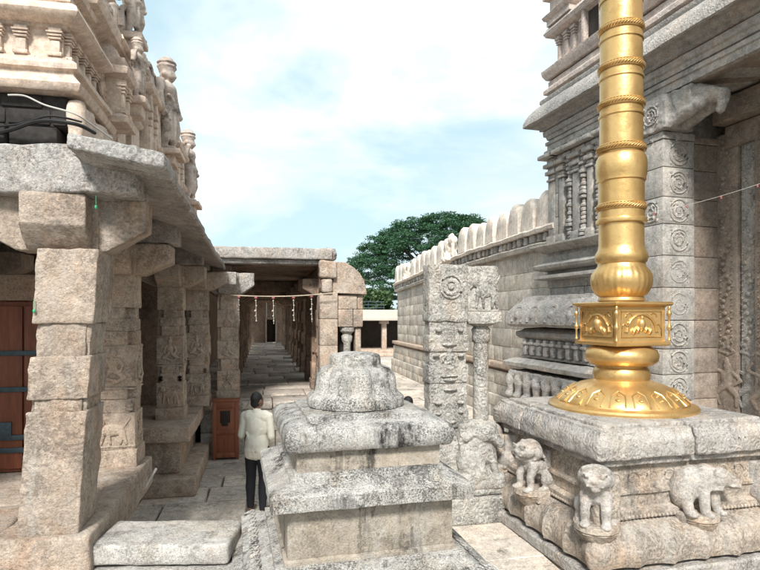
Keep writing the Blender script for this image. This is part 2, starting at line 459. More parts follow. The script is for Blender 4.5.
# ================================================================== GROUND
def ground():
    mb = MB(); mb.grid([[(-300,-100,-.035),(300,-100,-.035)],[(-300,500,-.035),(300,500,-.035)]])
    o = mb.build('ground', M['dirt']); tagp(o, kind='structure')
    mb = MB(); rnd = random.Random(3); g = .012
    v = 2.0
    while v < 34:
        h = rnd.uniform(.5, .95); u = -6.5 + rnd.random()*.5
        while u < 9.5:
            L = rnd.uniform(.6, 1.5)
            zt = rnd.uniform(-.008, .006)
            x0, x1, y0, y1 = u+g, u+L-g, v+g, v+h-g
            e = .012
            j = lambda: rnd.uniform(-.012, .012)
            c = [(x0+j(),y0+j()),(x1+j(),y0+j()),(x1+j(),y1+j()),(x0+j(),y1+j())]
            cc = [(x0+e,y0+e),(x1-e,y0+e),(x1-e,y1-e),(x0+e,y1-e)]
            bot = [mb.bm.verts.new((*world(FA, *p), -.034)) for p in c]
            top = [mb.bm.verts.new((*world(FA, *p), zt+rnd.uniform(-.003,.003))) for p in cc]
            for i in range(4): mb.bm.faces.new((bot[i], bot[(i+1)%4], top[(i+1)%4], top[i]))
            mb.bm.faces.new(top)
            u += L
        v += h
    o = mb.build('paving', M['pave']); tagp(o, kind='structure')
    mb = MB(); mb.grid([[(*world(FA,-8,34),-.012),(*world(FA,16,34),-.012)],[(*world(FA,-8,60),-.012),(*world(FA,16,60),-.012)]])
    o = mb.build('courtyard_floor', M['pave2']); tagp(o, kind='structure')
ground()

# ================================================================== LEFT SHRINE HALL (frame A)
def relief_mesh(kind, seed=0):
    """small figure carved in shallow relief, facing -y, about 1 unit tall"""
    rnd = random.Random(seed)
    if kind == 'seated':
        p = [('e',(0,0,.88),(.10,.07,.11)),('c',(0,0,.98),.06,(0,0,1.08),.03),('e',(0,0,.6),(.15,.07,.2)),
             ('c',(-.15,0,.72),.05,(-.3,0,.5),.045),('c',(-.3,0,.5),.045,(-.22,0,.35),.04),('c',(.15,0,.72),.05,(.27,0,.52),.045),
             ('c',(.27,0,.52),.04,(.18,-.03,.36),.04),('c',(-.08,0,.38),.09,(-.32,0,.2),.07),('c',(.08,0,.38),.09,(.32,0,.2),.07),
             ('c',(-.32,0,.2),.06,(.1,-.03,.1),.05),('c',(.32,0,.2),.06,(.05,-.03,.05),.05)]
    elif kind == 'dancer':
        p = [('e',(.02,0,.9),(.09,.07,.1)),('c',(0,0,1.0),.07,(0,0,1.1),.03),('e',(0,0,.65),(.13,.07,.19)),('e',(.02,0,.47),(.15,.07,.1)),
             ('c',(-.13,0,.78),.045,(-.33,0,.85),.04),('c',(-.33,0,.85),.04,(-.25,0,1.02),.035),('c',(.13,0,.78),.045,(.3,0,.6),.04),('c',(.3,0,.6),.04,(.16,-.03,.5),.035),
             ('c',(-.08,0,.42),.08,(-.25,0,.25),.06),('c',(-.25,0,.25),.06,(-.14,0,.03),.04),('c',(.08,0,.42),.08,(.22,0,.26),.06),('c',(.22,0,.26),.055,(.2,0,.03),.045)]
    else:  # animal
        p = [('e',(0,0,.5),(.36,.09,.2)),('e',(-.38,-.02,.72),(.15,.1,.16)),('c',(-.45,-.03,.7),.07,(-.55,-.04,.55),.04),
             ('c',(-.28,0,.45),.08,(-.34,0,.06),.05),('c',(-.14,0,.4),.07,(-.08,0,.06),.05),('c',(.28,0,.45),.09,(.22,0,.06),.05),('c',(.3,0,.45),.08,(.4,0,.06),.05),('c',(.34,0,.6),.035,(.5,0,.85),.03)]
    return sculpt(p, .022, 2, amp=.008, name='relief_'+kind)
REL = {k: relief_mesh(k) for k in ('seated', 'dancer', 'animal')}
def add_relief(mb, kind, loc, h, rz=0, flat=1.0, wx=1.0):
    me = REL[kind]; mat = Matrix.Translation(loc) @ Matrix.Rotation(rz, 4, 'Z') @ Matrix.Diagonal((h*wx, h*flat, h, 1))
    vs = [mb.bm.verts.new(mat @ v.co) for v in me.vertices]
    for p in me.polygons:
        try: mb.bm.faces.new([vs[i] for i in p.vertices])
        except ValueError: pass

def shaft(mb, w, d, h, plan, lean=0, taper=.0, amp=.006, step=.05, r=.03):
    """square hall pillar of stacked blocks: plan = [(z0,z1,inset,chamfer)] centred on the origin, base z=0"""
    for (a, b, ins, ch) in plan:
        def wp(q):
            t = q.z/h; k = 1 - taper*t
            return (q.x*k + lean*t, q.y*k, q.z)
        if ch:   # corner cuts: two crossing boxes
            c = ch
            mb.box(-w/2+ins, w/2-ins, -d/2+ins+c, d/2-ins-c, a, b, r=r*.6, step=step, amp=amp, freq=6, warp=wp)
            mb.box(-w/2+ins+c, w/2-ins-c, -d/2+ins, d/2-ins, a, b, r=r*.6, step=step, amp=amp, freq=6, warp=wp)
        else:
            mb.box(-w/2+ins, w/2-ins, -d/2+ins, d/2-ins, a, b, r=r, step=step, amp=amp, freq=6, warp=wp)
    return mb
def corbel(mb, w, arm, h, z0, cy=0, cx=0, amp=.008):
    """cross shaped bracket with slanted undersides"""
    for ax in (0, 1):
        for sg in (-1, 1):
            def wp(q, ax=ax, sg=sg):
                s = (q.x, q.y)[ax]*sg
                t = max(0, (s-w*.5)/(arm-w*.5)); lift = h*.42*max(0, t-.15)/.85 if q.z < z0+h*.6 else 0
                q = Vector(q); q.z += lift*(1-(q.z-z0)/(h*.6)) if q.z < z0+h*.6 else 0
                return (q.x+cx, q.y+cy, q.z)
            a = (w*.18, arm*1.0)
            k = w*.42+.003*ax
            if ax == 0: bx = (a[0]*sg, a[1]*sg, -k, k)
            else: bx = (-k, k, a[0]*sg, a[1]*sg)
            mb.box(min(bx[0],bx[1]), max(bx[0],bx[1]), min(bx[2],bx[3]), max(bx[2],bx[3]), z0, z0+h-.004*ax, r=.025, step=.06, amp=amp, freq=5, warp=wp)
    mb.box(-w/2+cx, w/2+cx, -w/2+cy, w/2+cy, z0-.002, z0+h+.002, r=.02, step=.08, amp=amp, freq=5)

def left_hall():
    T = thing('pillared_hall', 'low granite hall with carved pillars and slanting eave, at the left under the stucco tower', 'hall', FA, -3, 7)
    # front plinth with its thick top slab
    mb = MB()
    mb.box(-7, -1.62, 5.2, 7.4, 0, .69, r=.02, step=.2, amp=.006)
    blockwall(mb, 'v', -1.60, -.3, 5.2, 7.35, .0, .69, .34, (.5,.9), seed=4)
    mb.build('plinth_wall', M['pink'], T)
    mb = MB()
    mb.box(-2.05, -1.33, 4.86, 7.53, .70, 1.06, r=.035, step=.07, amp=.014, freq=4)
    mb.box(-7, -2.06, 4.92, 5.85, .69, 1.05, r=.035, step=.09, amp=.012, freq=4)
    mb.box(-7, -2.06, 5.86, 7.5, .69, 1.045, r=.02, step=.15, amp=.006, freq=4)
    mb.build('plinth_slab', M['pink'], T)
    # second platform behind the opening
    mb = MB()
    mb.box(-6, -1.1, 9.27, 11.72, .82, 1.06, r=.03, step=.09, amp=.012, freq=4)
    mb.build('platform_slab', M['pink2'], T)
    mb = MB()
    blockwall(mb, 'u', 9.47, .4, -6, -1.30, .30, .82, .52, (.5,.8), seed=8)
    blockwall(mb, 'v', -1.27, -.3, 9.47, 11.7, .30, .82, .52, (.5,.9), seed=9)
    mb.box(-6, -1.0, 9.17, 11.7, 0, .295, r=.03, step=.12, amp=.01)
    mb.build('platform_wall', M['pink2'], T)
    # pale steps in the opening between plinth and platform
    mb = MB(); mb.box(-6, -1.9, 7.56, 9.14, 0, .35, r=.02, step=.2, amp=.006); mb.box(-6, -2.4, 7.6, 9.12, .36, .7, r=.02, step=.2, amp=.006)
    mb.build('step', M['pink2'], T)
    # pillar nearest the camera, plain and rough
    H = 2.27
    mb = MB(); shaft(mb, .44, .52, H, [(0,.98,0,0),(.975,1.08,.02,.03),(1.075,1.42,.0,0),(1.415,1.68,.025,.025),(1.675,H,0,0)], lean=.15, taper=-.03, amp=.014, step=.03, r=.014)
    me = mb.mesh('pillar'); me.materials.append(M['pink'])
    p = put('pillar', me, T, at(T, -1.655, 5.19, 1.055)); p['label'] = 'plain rough pillar leaning inward, nearest the camera'
    mb = MB(); corbel(mb, .50, .58, .44, 0)
    me = mb.mesh('bracket'); me.materials.append(M['pink'])
    q = put('bracket', me, p, (.06, 0, H-.005), sc=(1.12, .60, 1))
    q['label'] = 'wide cross-shaped bracket with tan chamfered arms'
    # second pillar with figure reliefs
    H2 = 2.22
    mb = MB(); plan = [(0,.2,-.02,0),(.2,.62,0,0),(.62,.78,.012,.05),(.78,.92,.0,.09),(.92,1.40,0,0),(1.40,1.56,.0,.09),(1.56,1.70,.012,.05),(1.70,1.83,.02,.1),(1.83,H2,.012,.0)]
    shaft(mb, .48, .42, H2, plan, amp=.006, step=.05, r=.010)
    add_relief(mb, 'seated', (0,-.213,.95), .40); add_relief(mb, 'animal', (.0,-.213,.25), .36); 
    add_relief(mb, 'seated', (.245,0,.96), .36, R(90)); add_relief(mb, 'dancer', (.245,0,.24), .32, R(90))
    for k in range(4):
        for sx in (-1, 1): mb.ball((sx*.17, -.2, .66+.045*(k%2)), .04, 1, (1.2,.6,.7))
    for z in (.235, .90, 1.375): mb.box(-.245,.245,-.222,.215, z-.012, z+.012, r=.008)
    me_p2 = mb.mesh('pillar'); me_p2.materials.append(M['pink2'])
    mb = MB(); corbel(mb, .50, .62, .34, 0)
    me_c2 = mb.mesh('bracket'); me_c2.materials.append(M['pink2'])
    spots = [(-1.67, 7.22, 0, 'carved pillar with a seated figure relief, on the end of the front plinth', 1),
             (-1.50, 10.2, 0, 'weathered carved pillar on the front corner of the far platform', .9),
             (-1.22, 11.55, 0, 'narrow carved pillar at the back of the far platform', .9)]
    for i, (u, v, rz, lab, sc) in enumerate(spots):
        me = me_p2
        p = put('pillar', me, T, at(T, u, v, 1.055), sc=(sc, sc, 1.0)); p['label'] = lab
        q = put('bracket', me_c2, p, (0, 0, H2-.004), sc=(1,1,1.05))
    # inner row, dim
    for (u, v) in ((-3.4,5.2),(-3.4,10.2),(-3.2,11.6),(-3.6,8.2)):
        p = put('pillar', me_p2, T, at(T, u, v, 1.04)); put('bracket', me_c2, p, (0,0,H2-.004))
    # beams
    mb = MB(); mb.box(-5, -.95, 4.72, 5.24, 3.75, 4.13, r=.03, step=.06, amp=.014, freq=3.5, warp=lambda q: (q.x, q.y-.19*(q.x+.95), q.z))
    b = mb.build('beam', M['beam'], T); b['label'] = 'thick grey front beam with broken edges'
    for v in (7.25, 10.15, 11.5):
        mb = MB(); mb.box(-7, -.98, v-.2, v+.2, 3.64, 3.93, r=.025, step=.12, amp=.01, freq=4); mb.build('beam', M['eave'], T)
    mb = MB(); mb.box(-1.88, -1.45, 5.26, 11.6, 3.65, 3.90, r=.02, step=.2, amp=.008); mb.build('beam', M['eave'], T)
    # roof and slanting eave
    mb = MB(); mb.box(-7, -1.3, 5.26, 11.7, 3.94, 4.10, r=.02, step=.3, amp=.006); mb.build('roof_slab', M['eave'], T)
    mb = MB()
    rows = []; nv = 60
    joints = [6.1, 7.6, 9.2, 10.6]
    for i in range(nv+1):
        v = 4.60+(11.62-4.60)*i/nv; t = i/nv
        zb = 3.87-.2*t + .02*math.sin(v*1.3); zi = 4.02-.10*t
        j = min(abs(v-q) for q in joints); cut = .03 if j < .03 else 0
        uo = -.70+.02*noise.noise(Vector((v*2,0,0)))-cut
        rise = .0
        prof = [(-1.38, zi-.02), (-1.05, (zi+zb)/2-.04), (uo-.02, zb), (uo, zb+.02), (uo-.005, zb+.085), (uo-.03, zb+.10), (-1.05, (zi+zb)/2+.09), (-1.38, zi+.09)]
        rows.append([Vector((a, v, z))+noise.noise_vector(Vector((a*5,v*5,z*5)))*.010 for a, z in prof])
    V = mb.grid(rows, closed_u=True); mb.bm.faces.new(V[0]); mb.bm.faces.new(V[-1][::-1])
    mb.build('eave', M['eave'], T)
    mb = MB(); mb.box(-1.34, -.69, 4.34, 5.0, 3.97, 4.085, r=.025, step=.05, amp=.012, warp=lambda q: (q.x, q.y, q.z-.11*(q.x+1.34)/.65))
    b = mb.build('roof_slab', M['beam'], T); b['label'] = 'grey slab lying tilted over the front beam'
    # inner walls and the big wooden door
    mb = MB(); mb.box(-7, -4.35, 7.55, 7.8, 1.0, 3.8, r=.01); mb.box(-4.2, -4.0, 7.8, 11.7, 1.0, 3.8, r=.01); mb.box(-7,-1.9,11.75,12.0,1.0,3.8,r=.01)
    mb.build('inner_wall', M['dim'], T)
    mb = MB(); mb.box(-4.9, -1.95, 7.02, 7.12, 1.06, 2.95, r=.01)
    for k in range(9): mb.box(-4.9+k*.33+.01, -4.9+(k+1)*.33-.01, 6.985, 7.03, 1.1, 2.9, r=.008)
    d = mb.build('door', M['wood'], T)
    mb = MB()
    for z in (1.28, 1.42, 1.95, 2.35): mb.box(-4.85, -2.0, 6.965, 6.99, z, z+.055, r=.004)
    for k in range(3): mb.tube([(-4.3+.7*k, 6.955, 1.2), (-4.3+.7*k, 6.955, 2.8)], .018)
    mb.box(-2.98,-2.7,6.96,6.99,1.42,1.62,r=.004); mb.box(-3.9,-3.6,6.96,6.99,1.42,1.62,r=.004)
    mb.build('iron_strap', M['iron'], d)
    mb = MB(); mb.box(-5.1, -1.9, 6.95, 7.2, 2.96, 3.25, r=.02); mb.build('lintel', M['dim'], T)
left_hall()

# ================================================================== STUCCO TOWER (frame A)
def figure_parts(crown=True, arm=1, lean=0.0, h=1.0):
    p = [('e',(0,-.01,.865),(.062,.068,.078)),('e',(0,-.07,.855),(.014,.02,.02)),('e',(-.066,0,.865),(.018,.018,.03)),('e',(.066,0,.865),(.018,.018,.03)),
         ('c',(0,0,.78),.042,(0,0,.82),.04),
         ('e',(0,0,.70),(.135,.08,.10)),('e',(0,0,.58),(.095,.07,.12)),('e',(0,-.01,.49),(.12,.085,.075)),
         ('c',(-.07,0,.47),.075,(-.085,-.03,.27),.052),('c',(-.085,-.03,.27),.052,(-.08,0,.05),.035),('c',(-.08,0,.03),.035,(-.085,-.09,.02),.028),
         ('c',(.07,0,.47),.075,(.10,-.04,.28),.052),('c',(.10,-.04,.28),.052,(.09,.0,.05),.035),('c',(.09,0,.03),.035,(.10,-.09,.02),.028),
         ('c',(.145,0,.74),.042,(.19,-.02,.57),.034),('c',(.19,-.02,.57),.034,(.14,-.06,.47),.026),('e',(.13,-.07,.45),(.03,.03,.035)),
         ('c',(-.145,0,.74),.042,(-.20,-.01,.58),.034),('c',(-.20,-.01,.58),.034,(-.2,-.04,.40 if arm else .72),.026),('e',(-.2,-.05,.37 if arm else .76),(.028,.03,.04)),
         ('c',(-.11,-.06,.60),.018,(.1,-.075,.50),.018),('c',(-.12,-.02,.455),.03,(.12,-.02,.455),.03),('c',(0,-.06,.45),.03,(0,-.05,.15),.035)]
    if crown: p += [('c',(0,0,.93),.070,(0,0,.945),.075),('e',(0,0,.965),(.085,.085,.022)),('e',(0,0,1.01),(.085,.085,.02)),('c',(0,0,.99),.07,(0,0,1.02),.065)]
    return p
def stucco_tower():
    T = thing('stucco_tower', 'cream stucco temple tower with mouldings and standing figures, rising above the left hall roof', 'tower', FA, -4, 10, 4.1)
    # main core along the side, three storeys
    def pilaster(mb, u, v, z0, z1, w, out, face):
        # face 'f': faces -v ; 's': faces +u
        hs = [(0,.16,1.25),(.16,.58,.8),(.58,.66,1.1),(.68,.76,1.25),(.78,.86,1.4),(.86,1,1.1)]
        for a, b, k in hs:
            ww = w*k/2; o = out*k
            za, zb = z0+(z1-z0)*a, z0+(z1-z0)*b-.006
            if face == 'f': mb.box(u-ww, u+ww, v-o, v+.06, za, zb, r=.012)
            else: mb.box(u-.06, u+o, v-ww, v+ww, za, zb, r=.012)
    # front block
    cu, cv, hx, hy = -4.6, 7.9, 2.35, .62
    mb = MB()
    prof = [(.18,5.36),(.20,5.38),(.22,5.44),(.12,5.56),(.12,5.60),(.17,5.62),(.17,5.68),(.10,5.74),(.02,5.78),(.02,5.80),(-.04,5.82),(-.04,6.14),(0,6.15),(.02,6.18),(.08,6.19),(.17,6.24),(.19,6.28),(.17,6.34),(.10,6.40),(.05,6.42),(.07,6.44),(.07,6.50),(.0,6.52),(-.1,6.56),(-.1,6.8),(.0,6.83),(.02,6.9),(-.1,6.95),(-.2,7.3),(-.15,7.35),(-.15,7.6)]
    mb.rlathe(cu, cv, hx, hy, prof, step=.1, amp=.007, freq=4)
    mb.build('front_block', M['stucco'], T)
    for u in (-5.6,-5.1,-4.55,-4.25,-3.65,-3.38,-2.98,-2.72,-2.36):
        mb = MB(); pilaster(mb, u, cv-hy+.04, 5.81, 6.15, .13, .07, 'f'); mb.build('pilaster', M['stucco'], T)
    for v in (7.42,7.68,7.95,8.22,8.45):
        mb = MB(); pilaster(mb, cu+hx-.04, v, 5.81, 6.15, .11, .07, 's'); mb.build('pilaster', M['stucco'], T)
    # lower core behind
    mb = MB()
    hy2 = 5.0; cv2 = 13.4; cu2 = -4.7; hx2 = 2.35
    prof = [(.15,4.12),(.15,4.35),(.25,4.45),(.25,4.60),(.05,4.7),(.0,5.4),(.12,5.46),(.16,5.6),(.05,5.7),(0,5.72),(0,6.85),(.08,6.9),(.20,6.95),(.24,7.05),(.22,7.15),(.10,7.22),(.12,7.26),(.12,7.32),(-.05,7.36),(-.3,7.5),(-.55,7.55),(-.55,8.3),(-.42,8.36),(-.36,8.46),(-.45,8.55),(-.75,8.6),(-1.0,8.9),(-1.0,9.6),(-.8,9.7),(-1.0,9.9)]
    mb.rlathe(cu2, cv2, hx2, hy2, prof, step=.16, amp=.010, freq=3)
    mb.build('storey_wall', M['stucco'], T)
    # little pavilions projecting from the side
    for (v, w, z0, z1) in ((9.15,.42,5.6,6.55),(11.3,.75,5.3,7.1),(14.9,.9,5.3,7.1),(17.6,.6,5.3,7.0)):
        mb = MB(); f = cu2+hx2
        mb.rlathe(f+.05, v, .28, w*.5, [(.10,z0),(.12,z0+.08),(.03,z0+.14),(0,z0+.16),(0,z1-.3),(.04,z1-.28),(.10,z1-.24),(.12,z1-.16),(.04,z1-.10),(.06,z1-.07),(.06,z1),(-.05,z1+.04),(-.08,z1+.16),(-.2,z1+.30)], step=.1, amp=.006)
        mb.build('pavilion', M['stucco'], T)
        for s in (-1, 1):
            mb = MB(); pilaster(mb, f+.32, v+s*w*.36, z0+.16, z1-.29, .11, .06, 's'); mb.build('pilaster', M['stucco'], T)
    # barrel and kudu ornaments on the upper ledge
    for (v, z, r) in ((10.2,7.62,.36),(12.3,7.55,.42),(15.9,7.6,.42),(9.2,8.5,.3)):
        mb = MB(); u = cu2+hx2-.05
        mb.ball((u, v, z), r, 3, (.55,1,.95), amp=.03, freq=6)
        mb.tube([(u+.16, v+r*.8*math.cos(a), z+r*.8*math.sin(a)) for a in [i*math.pi/8 for i in range(-1,10)]], .05)
        mb.build('roof_ornament', M['statue'], T)
    for (v, w, z0, z1, du) in ((9.75,.5,5.2,7.3,0),(10.5,.6,5.4,7.0,.05),(12.4,.8,5.2,7.4,.1),(13.25,.7,5.4,8.1,-.12),(14.2,.5,5.3,7.5,.05),(16.0,.8,5.3,7.3,.12),(16.95,.6,5.4,7.8,-.08),(18.2,.6,5.2,7.4,.05)):
        mb = MB(); f = cu2+hx2+du
        mb.rlathe(f-.10, v, .26, w*.5, [(.06,z0),(.08,z0+.1),(.0,z0+.2),(0,z0+(z1-z0)*.42),(.05,z0+(z1-z0)*.44),(.07,z0+(z1-z0)*.48),(.0,z0+(z1-z0)*.50),(-.02,z1-.34),(.06,z1-.31),(.11,z1-.24),(.08,z1-.16),(-.02,z1-.13),(-.03,z1),(-.10,z1+.12),(-.2,z1+.2)], step=.08, amp=.012, freq=5)
        mb.build('engaged_shrine', M['stucco'], T)
    for (v, z, rr, nn) in ((9.4,7.35,.24,1),(10.9,7.5,.30,2),(11.6,7.5,.34,3),(12.6,7.55,.28,4),(14.0,7.6,.34,5),(14.9,7.55,.36,6),(17.6,7.5,.3,7),(9.9,8.75,.35,8),(11.2,8.9,.4,9)):
        mb = MB(); u = cu2+hx2-.12-(.3 if z > 8 else 0)
        mb.lathe(u, v, [(rr*1.1,z-.12),(rr*1.15,z-.05),(rr*.8,z),(rr*.85,z+.04),(rr,z+rr*.3),(rr*.95,z+rr*.7),(rr*.6,z+rr*1.1),(rr*.25,z+rr*1.3),(rr*.2,z+rr*1.6),(.02,z+rr*1.8)], 24, amp=.02, freq=5, lobe=lambda r_, a, z_, k: r_*(1-.07*abs(math.cos(a*6))))
        mb.build('domed_finial', M['statue'], T)
    figA = sculpt(figure_parts(), .012, 1, amp=.005, name='statue', mat=M['statue'])
    figB = sculpt(figure_parts(arm=0), .012, 1, amp=.005, name='statue', mat=M['statue'])
    sp = [(-1.98, 9.85, 6.28, .95, figB, 85, 'statue with one arm raised beside the small pavilion'),
          (-2.05, 13.2, 6.35, 1.95, figA, 80, 'tall crowned statue at the middle of the tower side'),
          (-2.05, 16.9, 5.95, 1.95, figB, 85, 'crowned statue at the far end of the tower side'),
          (-2.15, 10.3, 7.48, 1.2, figA, 75, 'statue on the upper ledge close to the top of the photo'),
          (-2.5, 9.0, 7.62, .9, figB, 60, 'small statue above the front block')]
    for (u, v, z, h, me, rz, lab) in sp:
        o = put('statue', me, T, at(T, u, v, z), R(rz), (h*1.35, h*1.3, h)); o['label'] = lab
        # corbel the statue stands on
    for (u, v, z, h, me, rz, lab) in sp:
        w = .22*h; mb = MB()
        mb.box(u-.55, u+w*.8, v-w, v+w, z-.10, z+.01, r=.02, step=.1, amp=.006); mb.box(u-.5, u+w*.5, v-w*.7, v+w*.7, z-.3, z-.09, r=.03, step=.1, amp=.006)
        mb.build('statue_ledge', M['stucco'], T)
    for (v, dz) in ((8.9,0),(10.6,.1),(12.2,0),(14.3,0),(16,0)):   # volutes
        mb = MB()
        for k in range(3): mb.tube([(-2.28+.05, v+(.3-.08*k)*math.cos(a), 6.2+(.3-.08*k)*math.sin(a)) for a in [i*.4 for i in range(13)]], .03)
        mb.build('plaster_scroll', M['stucco'], T)
    # sooty masonry under the front block
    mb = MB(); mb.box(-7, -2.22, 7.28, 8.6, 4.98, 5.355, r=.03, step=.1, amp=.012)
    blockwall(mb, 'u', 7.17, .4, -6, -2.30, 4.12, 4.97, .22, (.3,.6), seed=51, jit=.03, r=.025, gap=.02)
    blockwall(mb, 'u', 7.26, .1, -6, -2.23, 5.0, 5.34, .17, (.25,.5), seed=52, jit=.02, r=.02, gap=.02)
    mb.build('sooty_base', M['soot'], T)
    mb = MB(); mb.box(-2.21, -2.05, 7.2, 8.6, 4.6, 5.3, r=.06, step=.06, amp=.04, freq=3); mb.build('rubble_fill', M['stucco'], T)
stucco_tower()
def cables():
    def pt(px, py, d): return ((px-380)/570*d, d, 2.8+(315-py)/570*d)
    def cab(name, lab, pts, r, mat, d=6.35):
        mb = MB(); P = [Vector(pt(x, y, d+dd)) for x, y, dd in pts]; out = []
        for i in range(len(P)-1):
            p0, p1, p2, p3 = P[max(i-1,0)], P[i], P[i+1], P[min(i+2,len(P)-1)]
            for k in range(6):
                t = k/6; out.append(.5*((2*p1)+(p2-p0)*t+(2*p0-5*p1+4*p2-p3)*t*t+(-p0+3*p1-3*p2+p3)*t**3))
        out.append(P[-1]); base = out[0]
        o = thing(name, lab, 'cable', 0, base.x, base.y, base.z, 'cables slung over the hall roof')
        mb.tube(out, r); me = mb.mesh(name, (-base.x, -base.y, -base.z)); me.materials.append(mat)
        # make the thing one mesh: replace empty
        bpy.data.objects.remove(o); o = bpy.data.objects.new(name, me); C.objects.link(o); o.location = base
        tagp(o, lab, 'cable', 'cables slung over the hall roof')
    cab('cable', 'thick black cable sagging along the sooty masonry, the lowest one', [(-25,138,0),(10,130,0),(40,121,0),(75,124,0),(95,133,.3)], .022, M['black'])
    cab('cable', 'thin black cable crossing above the thick one', [(-20,128,0),(20,124,0),(50,116,0),(82,122,.1)], .012, M['black'])
    cab('cable', 'pale grey cable running down over the roof slab towards the right', [(8,95,-.02),(25,96,0),(45,105,0),(75,114,0),(95,127,.25),(112,139,.5)], .010, M['whitec'])
cables()

# ================================================================== PILLARED CORRIDOR (frame A)
def corridor():
    T = thing('pillared_corridor', 'long dim stone corridor with two rows of pillars under a flat slab roof, straight ahead', 'corridor', FA, .3, 20)
    zf = 1.06
    mb = MB(); rnd = random.Random(5)
    v = 11.74
    while v < 37:
        h = rnd.uniform(.7,1.1); u = -2.0
        if v < 12: v += 0
        while u < 2.05:
            L = rnd.uniform(.6,1.2); b = min(u+L, 2.05)
            mb.box(u+.008, b-.008, v+.008, min(v+h,37)-.008, zf-.16, zf+rnd.uniform(-.02,.012), r=.02, seed=1); u = b
        v += h
    mb.build('floor', M['pave'], T)
    mb = MB(); blockwall(mb, 'u', 11.80, .35, -1.2, 2.0, 0, .90, .45, (.6,1.0), seed=12); mb.build('step_wall', M['pave'], T)
    mb = MB(); blockwall(mb, 'v', 1.98, -.3, 12.0, 37, 0, .90, .45, (.6,1.0), seed=13); mb.build('side_plinth', M['pave'], T)
    H = 2.17
    def pil(w, seed):
        random.seed(seed); mb = MB()
        shaft(mb, w, w, H, [(0,.22,-.02,0),(.22,.62,0,0),(.62,.86,.01,.06),(.86,1.22,0,0),(1.22,1.5,.01,.06),(1.5,1.85,0,0),(1.85,H,.015,.05)], amp=.008, step=.07, r=.010)
        add_relief(mb, 'dancer', (0,-w/2,.25), .34); add_relief(mb, 'seated', (0,-w/2,.88), .32); add_relief(mb, 'dancer', (0,-w/2,1.5), .33)
        add_relief(mb, 'dancer', (w/2,0,.25), .34, R(90)); add_relief(mb, 'seated', (-w/2,0,.88), .32, R(-90))
        return mb.mesh('pillar')
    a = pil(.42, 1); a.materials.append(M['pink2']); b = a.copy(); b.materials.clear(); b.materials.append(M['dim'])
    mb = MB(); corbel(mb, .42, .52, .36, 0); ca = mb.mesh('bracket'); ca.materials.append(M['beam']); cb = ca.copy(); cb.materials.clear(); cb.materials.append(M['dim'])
    o = put('pillar', a, T, at(T, -.67, 12.05, zf)); o['label'] = 'tan carved pillar at the left of the corridor entrance'
    put('bracket', ca, o, (0,0,H-.01), sc=(1,1,1.2))
    v = 13.9; i = 0
    while v < 36:
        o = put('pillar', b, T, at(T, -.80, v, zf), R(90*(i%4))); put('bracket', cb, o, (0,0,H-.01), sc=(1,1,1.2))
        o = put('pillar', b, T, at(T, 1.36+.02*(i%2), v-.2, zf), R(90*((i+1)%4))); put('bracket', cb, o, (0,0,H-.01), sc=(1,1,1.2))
        v += 1.95; i += 1
    o = put('pillar', b, T, at(T, 1.36, 12.4, zf)); put('bracket', cb, o, (0,0,H-.01))
    # roof
    mb = MB(); mb.box(-1.15, 1.44, 11.72, 12.1, 3.84, 3.925, r=.02, step=.08, amp=.008)
    l = mb.build('lintel', M['beam'], T)
    mb = MB(); mb.box(-1.2, 1.42, 11.62, 12.1, 3.93, 4.16, r=.03, step=.08, amp=.014)
    mb.build('roof_edge', M['beam'], T)
    mb = MB(); v = 12.12
    while v < 37:
        mb.box(-1.6, (1.50 if v < 13 else 1.95), v, v+.7-.01, 3.84, 4.05, r=.02, seed=2, amp=0); v += .7
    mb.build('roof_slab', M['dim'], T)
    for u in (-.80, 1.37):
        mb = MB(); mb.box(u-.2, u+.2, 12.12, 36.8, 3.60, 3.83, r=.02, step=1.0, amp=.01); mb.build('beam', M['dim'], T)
    v = 17.8
    while v < 36:
        mb = MB(); mb.box(-.6, 1.17, v-.15, v+.15, 3.52, 3.825, r=.02); mb.build('beam', M['dim'], T); v += 3.9
    # right wall gapped to let light in, left wall added to darken a gap; dark far end with its doorway
    mb = MB(); mb.box(1.62, 1.92, 12.6, 16, zf-.1, 3.82, r=.01); mb.box(1.62, 1.92, 26, 29, zf-.1, 3.82, r=.01); mb.box(-1.95,-1.75,12.1,24,0,3.83,r=.01); mb.box(-9.2,-8.9,12.1,37,0,3.0,r=.01)
    mb.box(-8.9, .28, 36.9, 37.2, .9, 3.83, r=.01); mb.box(.86, 2.0, 36.9, 37.2, .9, 3.83, r=.01); mb.box(.29,.85,36.9,37.2,2.5,3.83,r=.01)
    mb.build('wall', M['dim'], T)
    mb = MB(); mb.box(.20,.28,36.8,36.9,1.06,2.55,r=.01); mb.box(.86,.94,36.8,36.9,1.06,2.55,r=.01); mb.box(.20,.94,36.8,36.9,2.56,2.66,r=.01)
    d = mb.build('doorway', M['pink2'], T)
    mb = MB(); mb.box(.29,.85,37.05,37.12,1.06,2.5,r=.01); mb.build('door', M['wooddark'], d)
corridor()

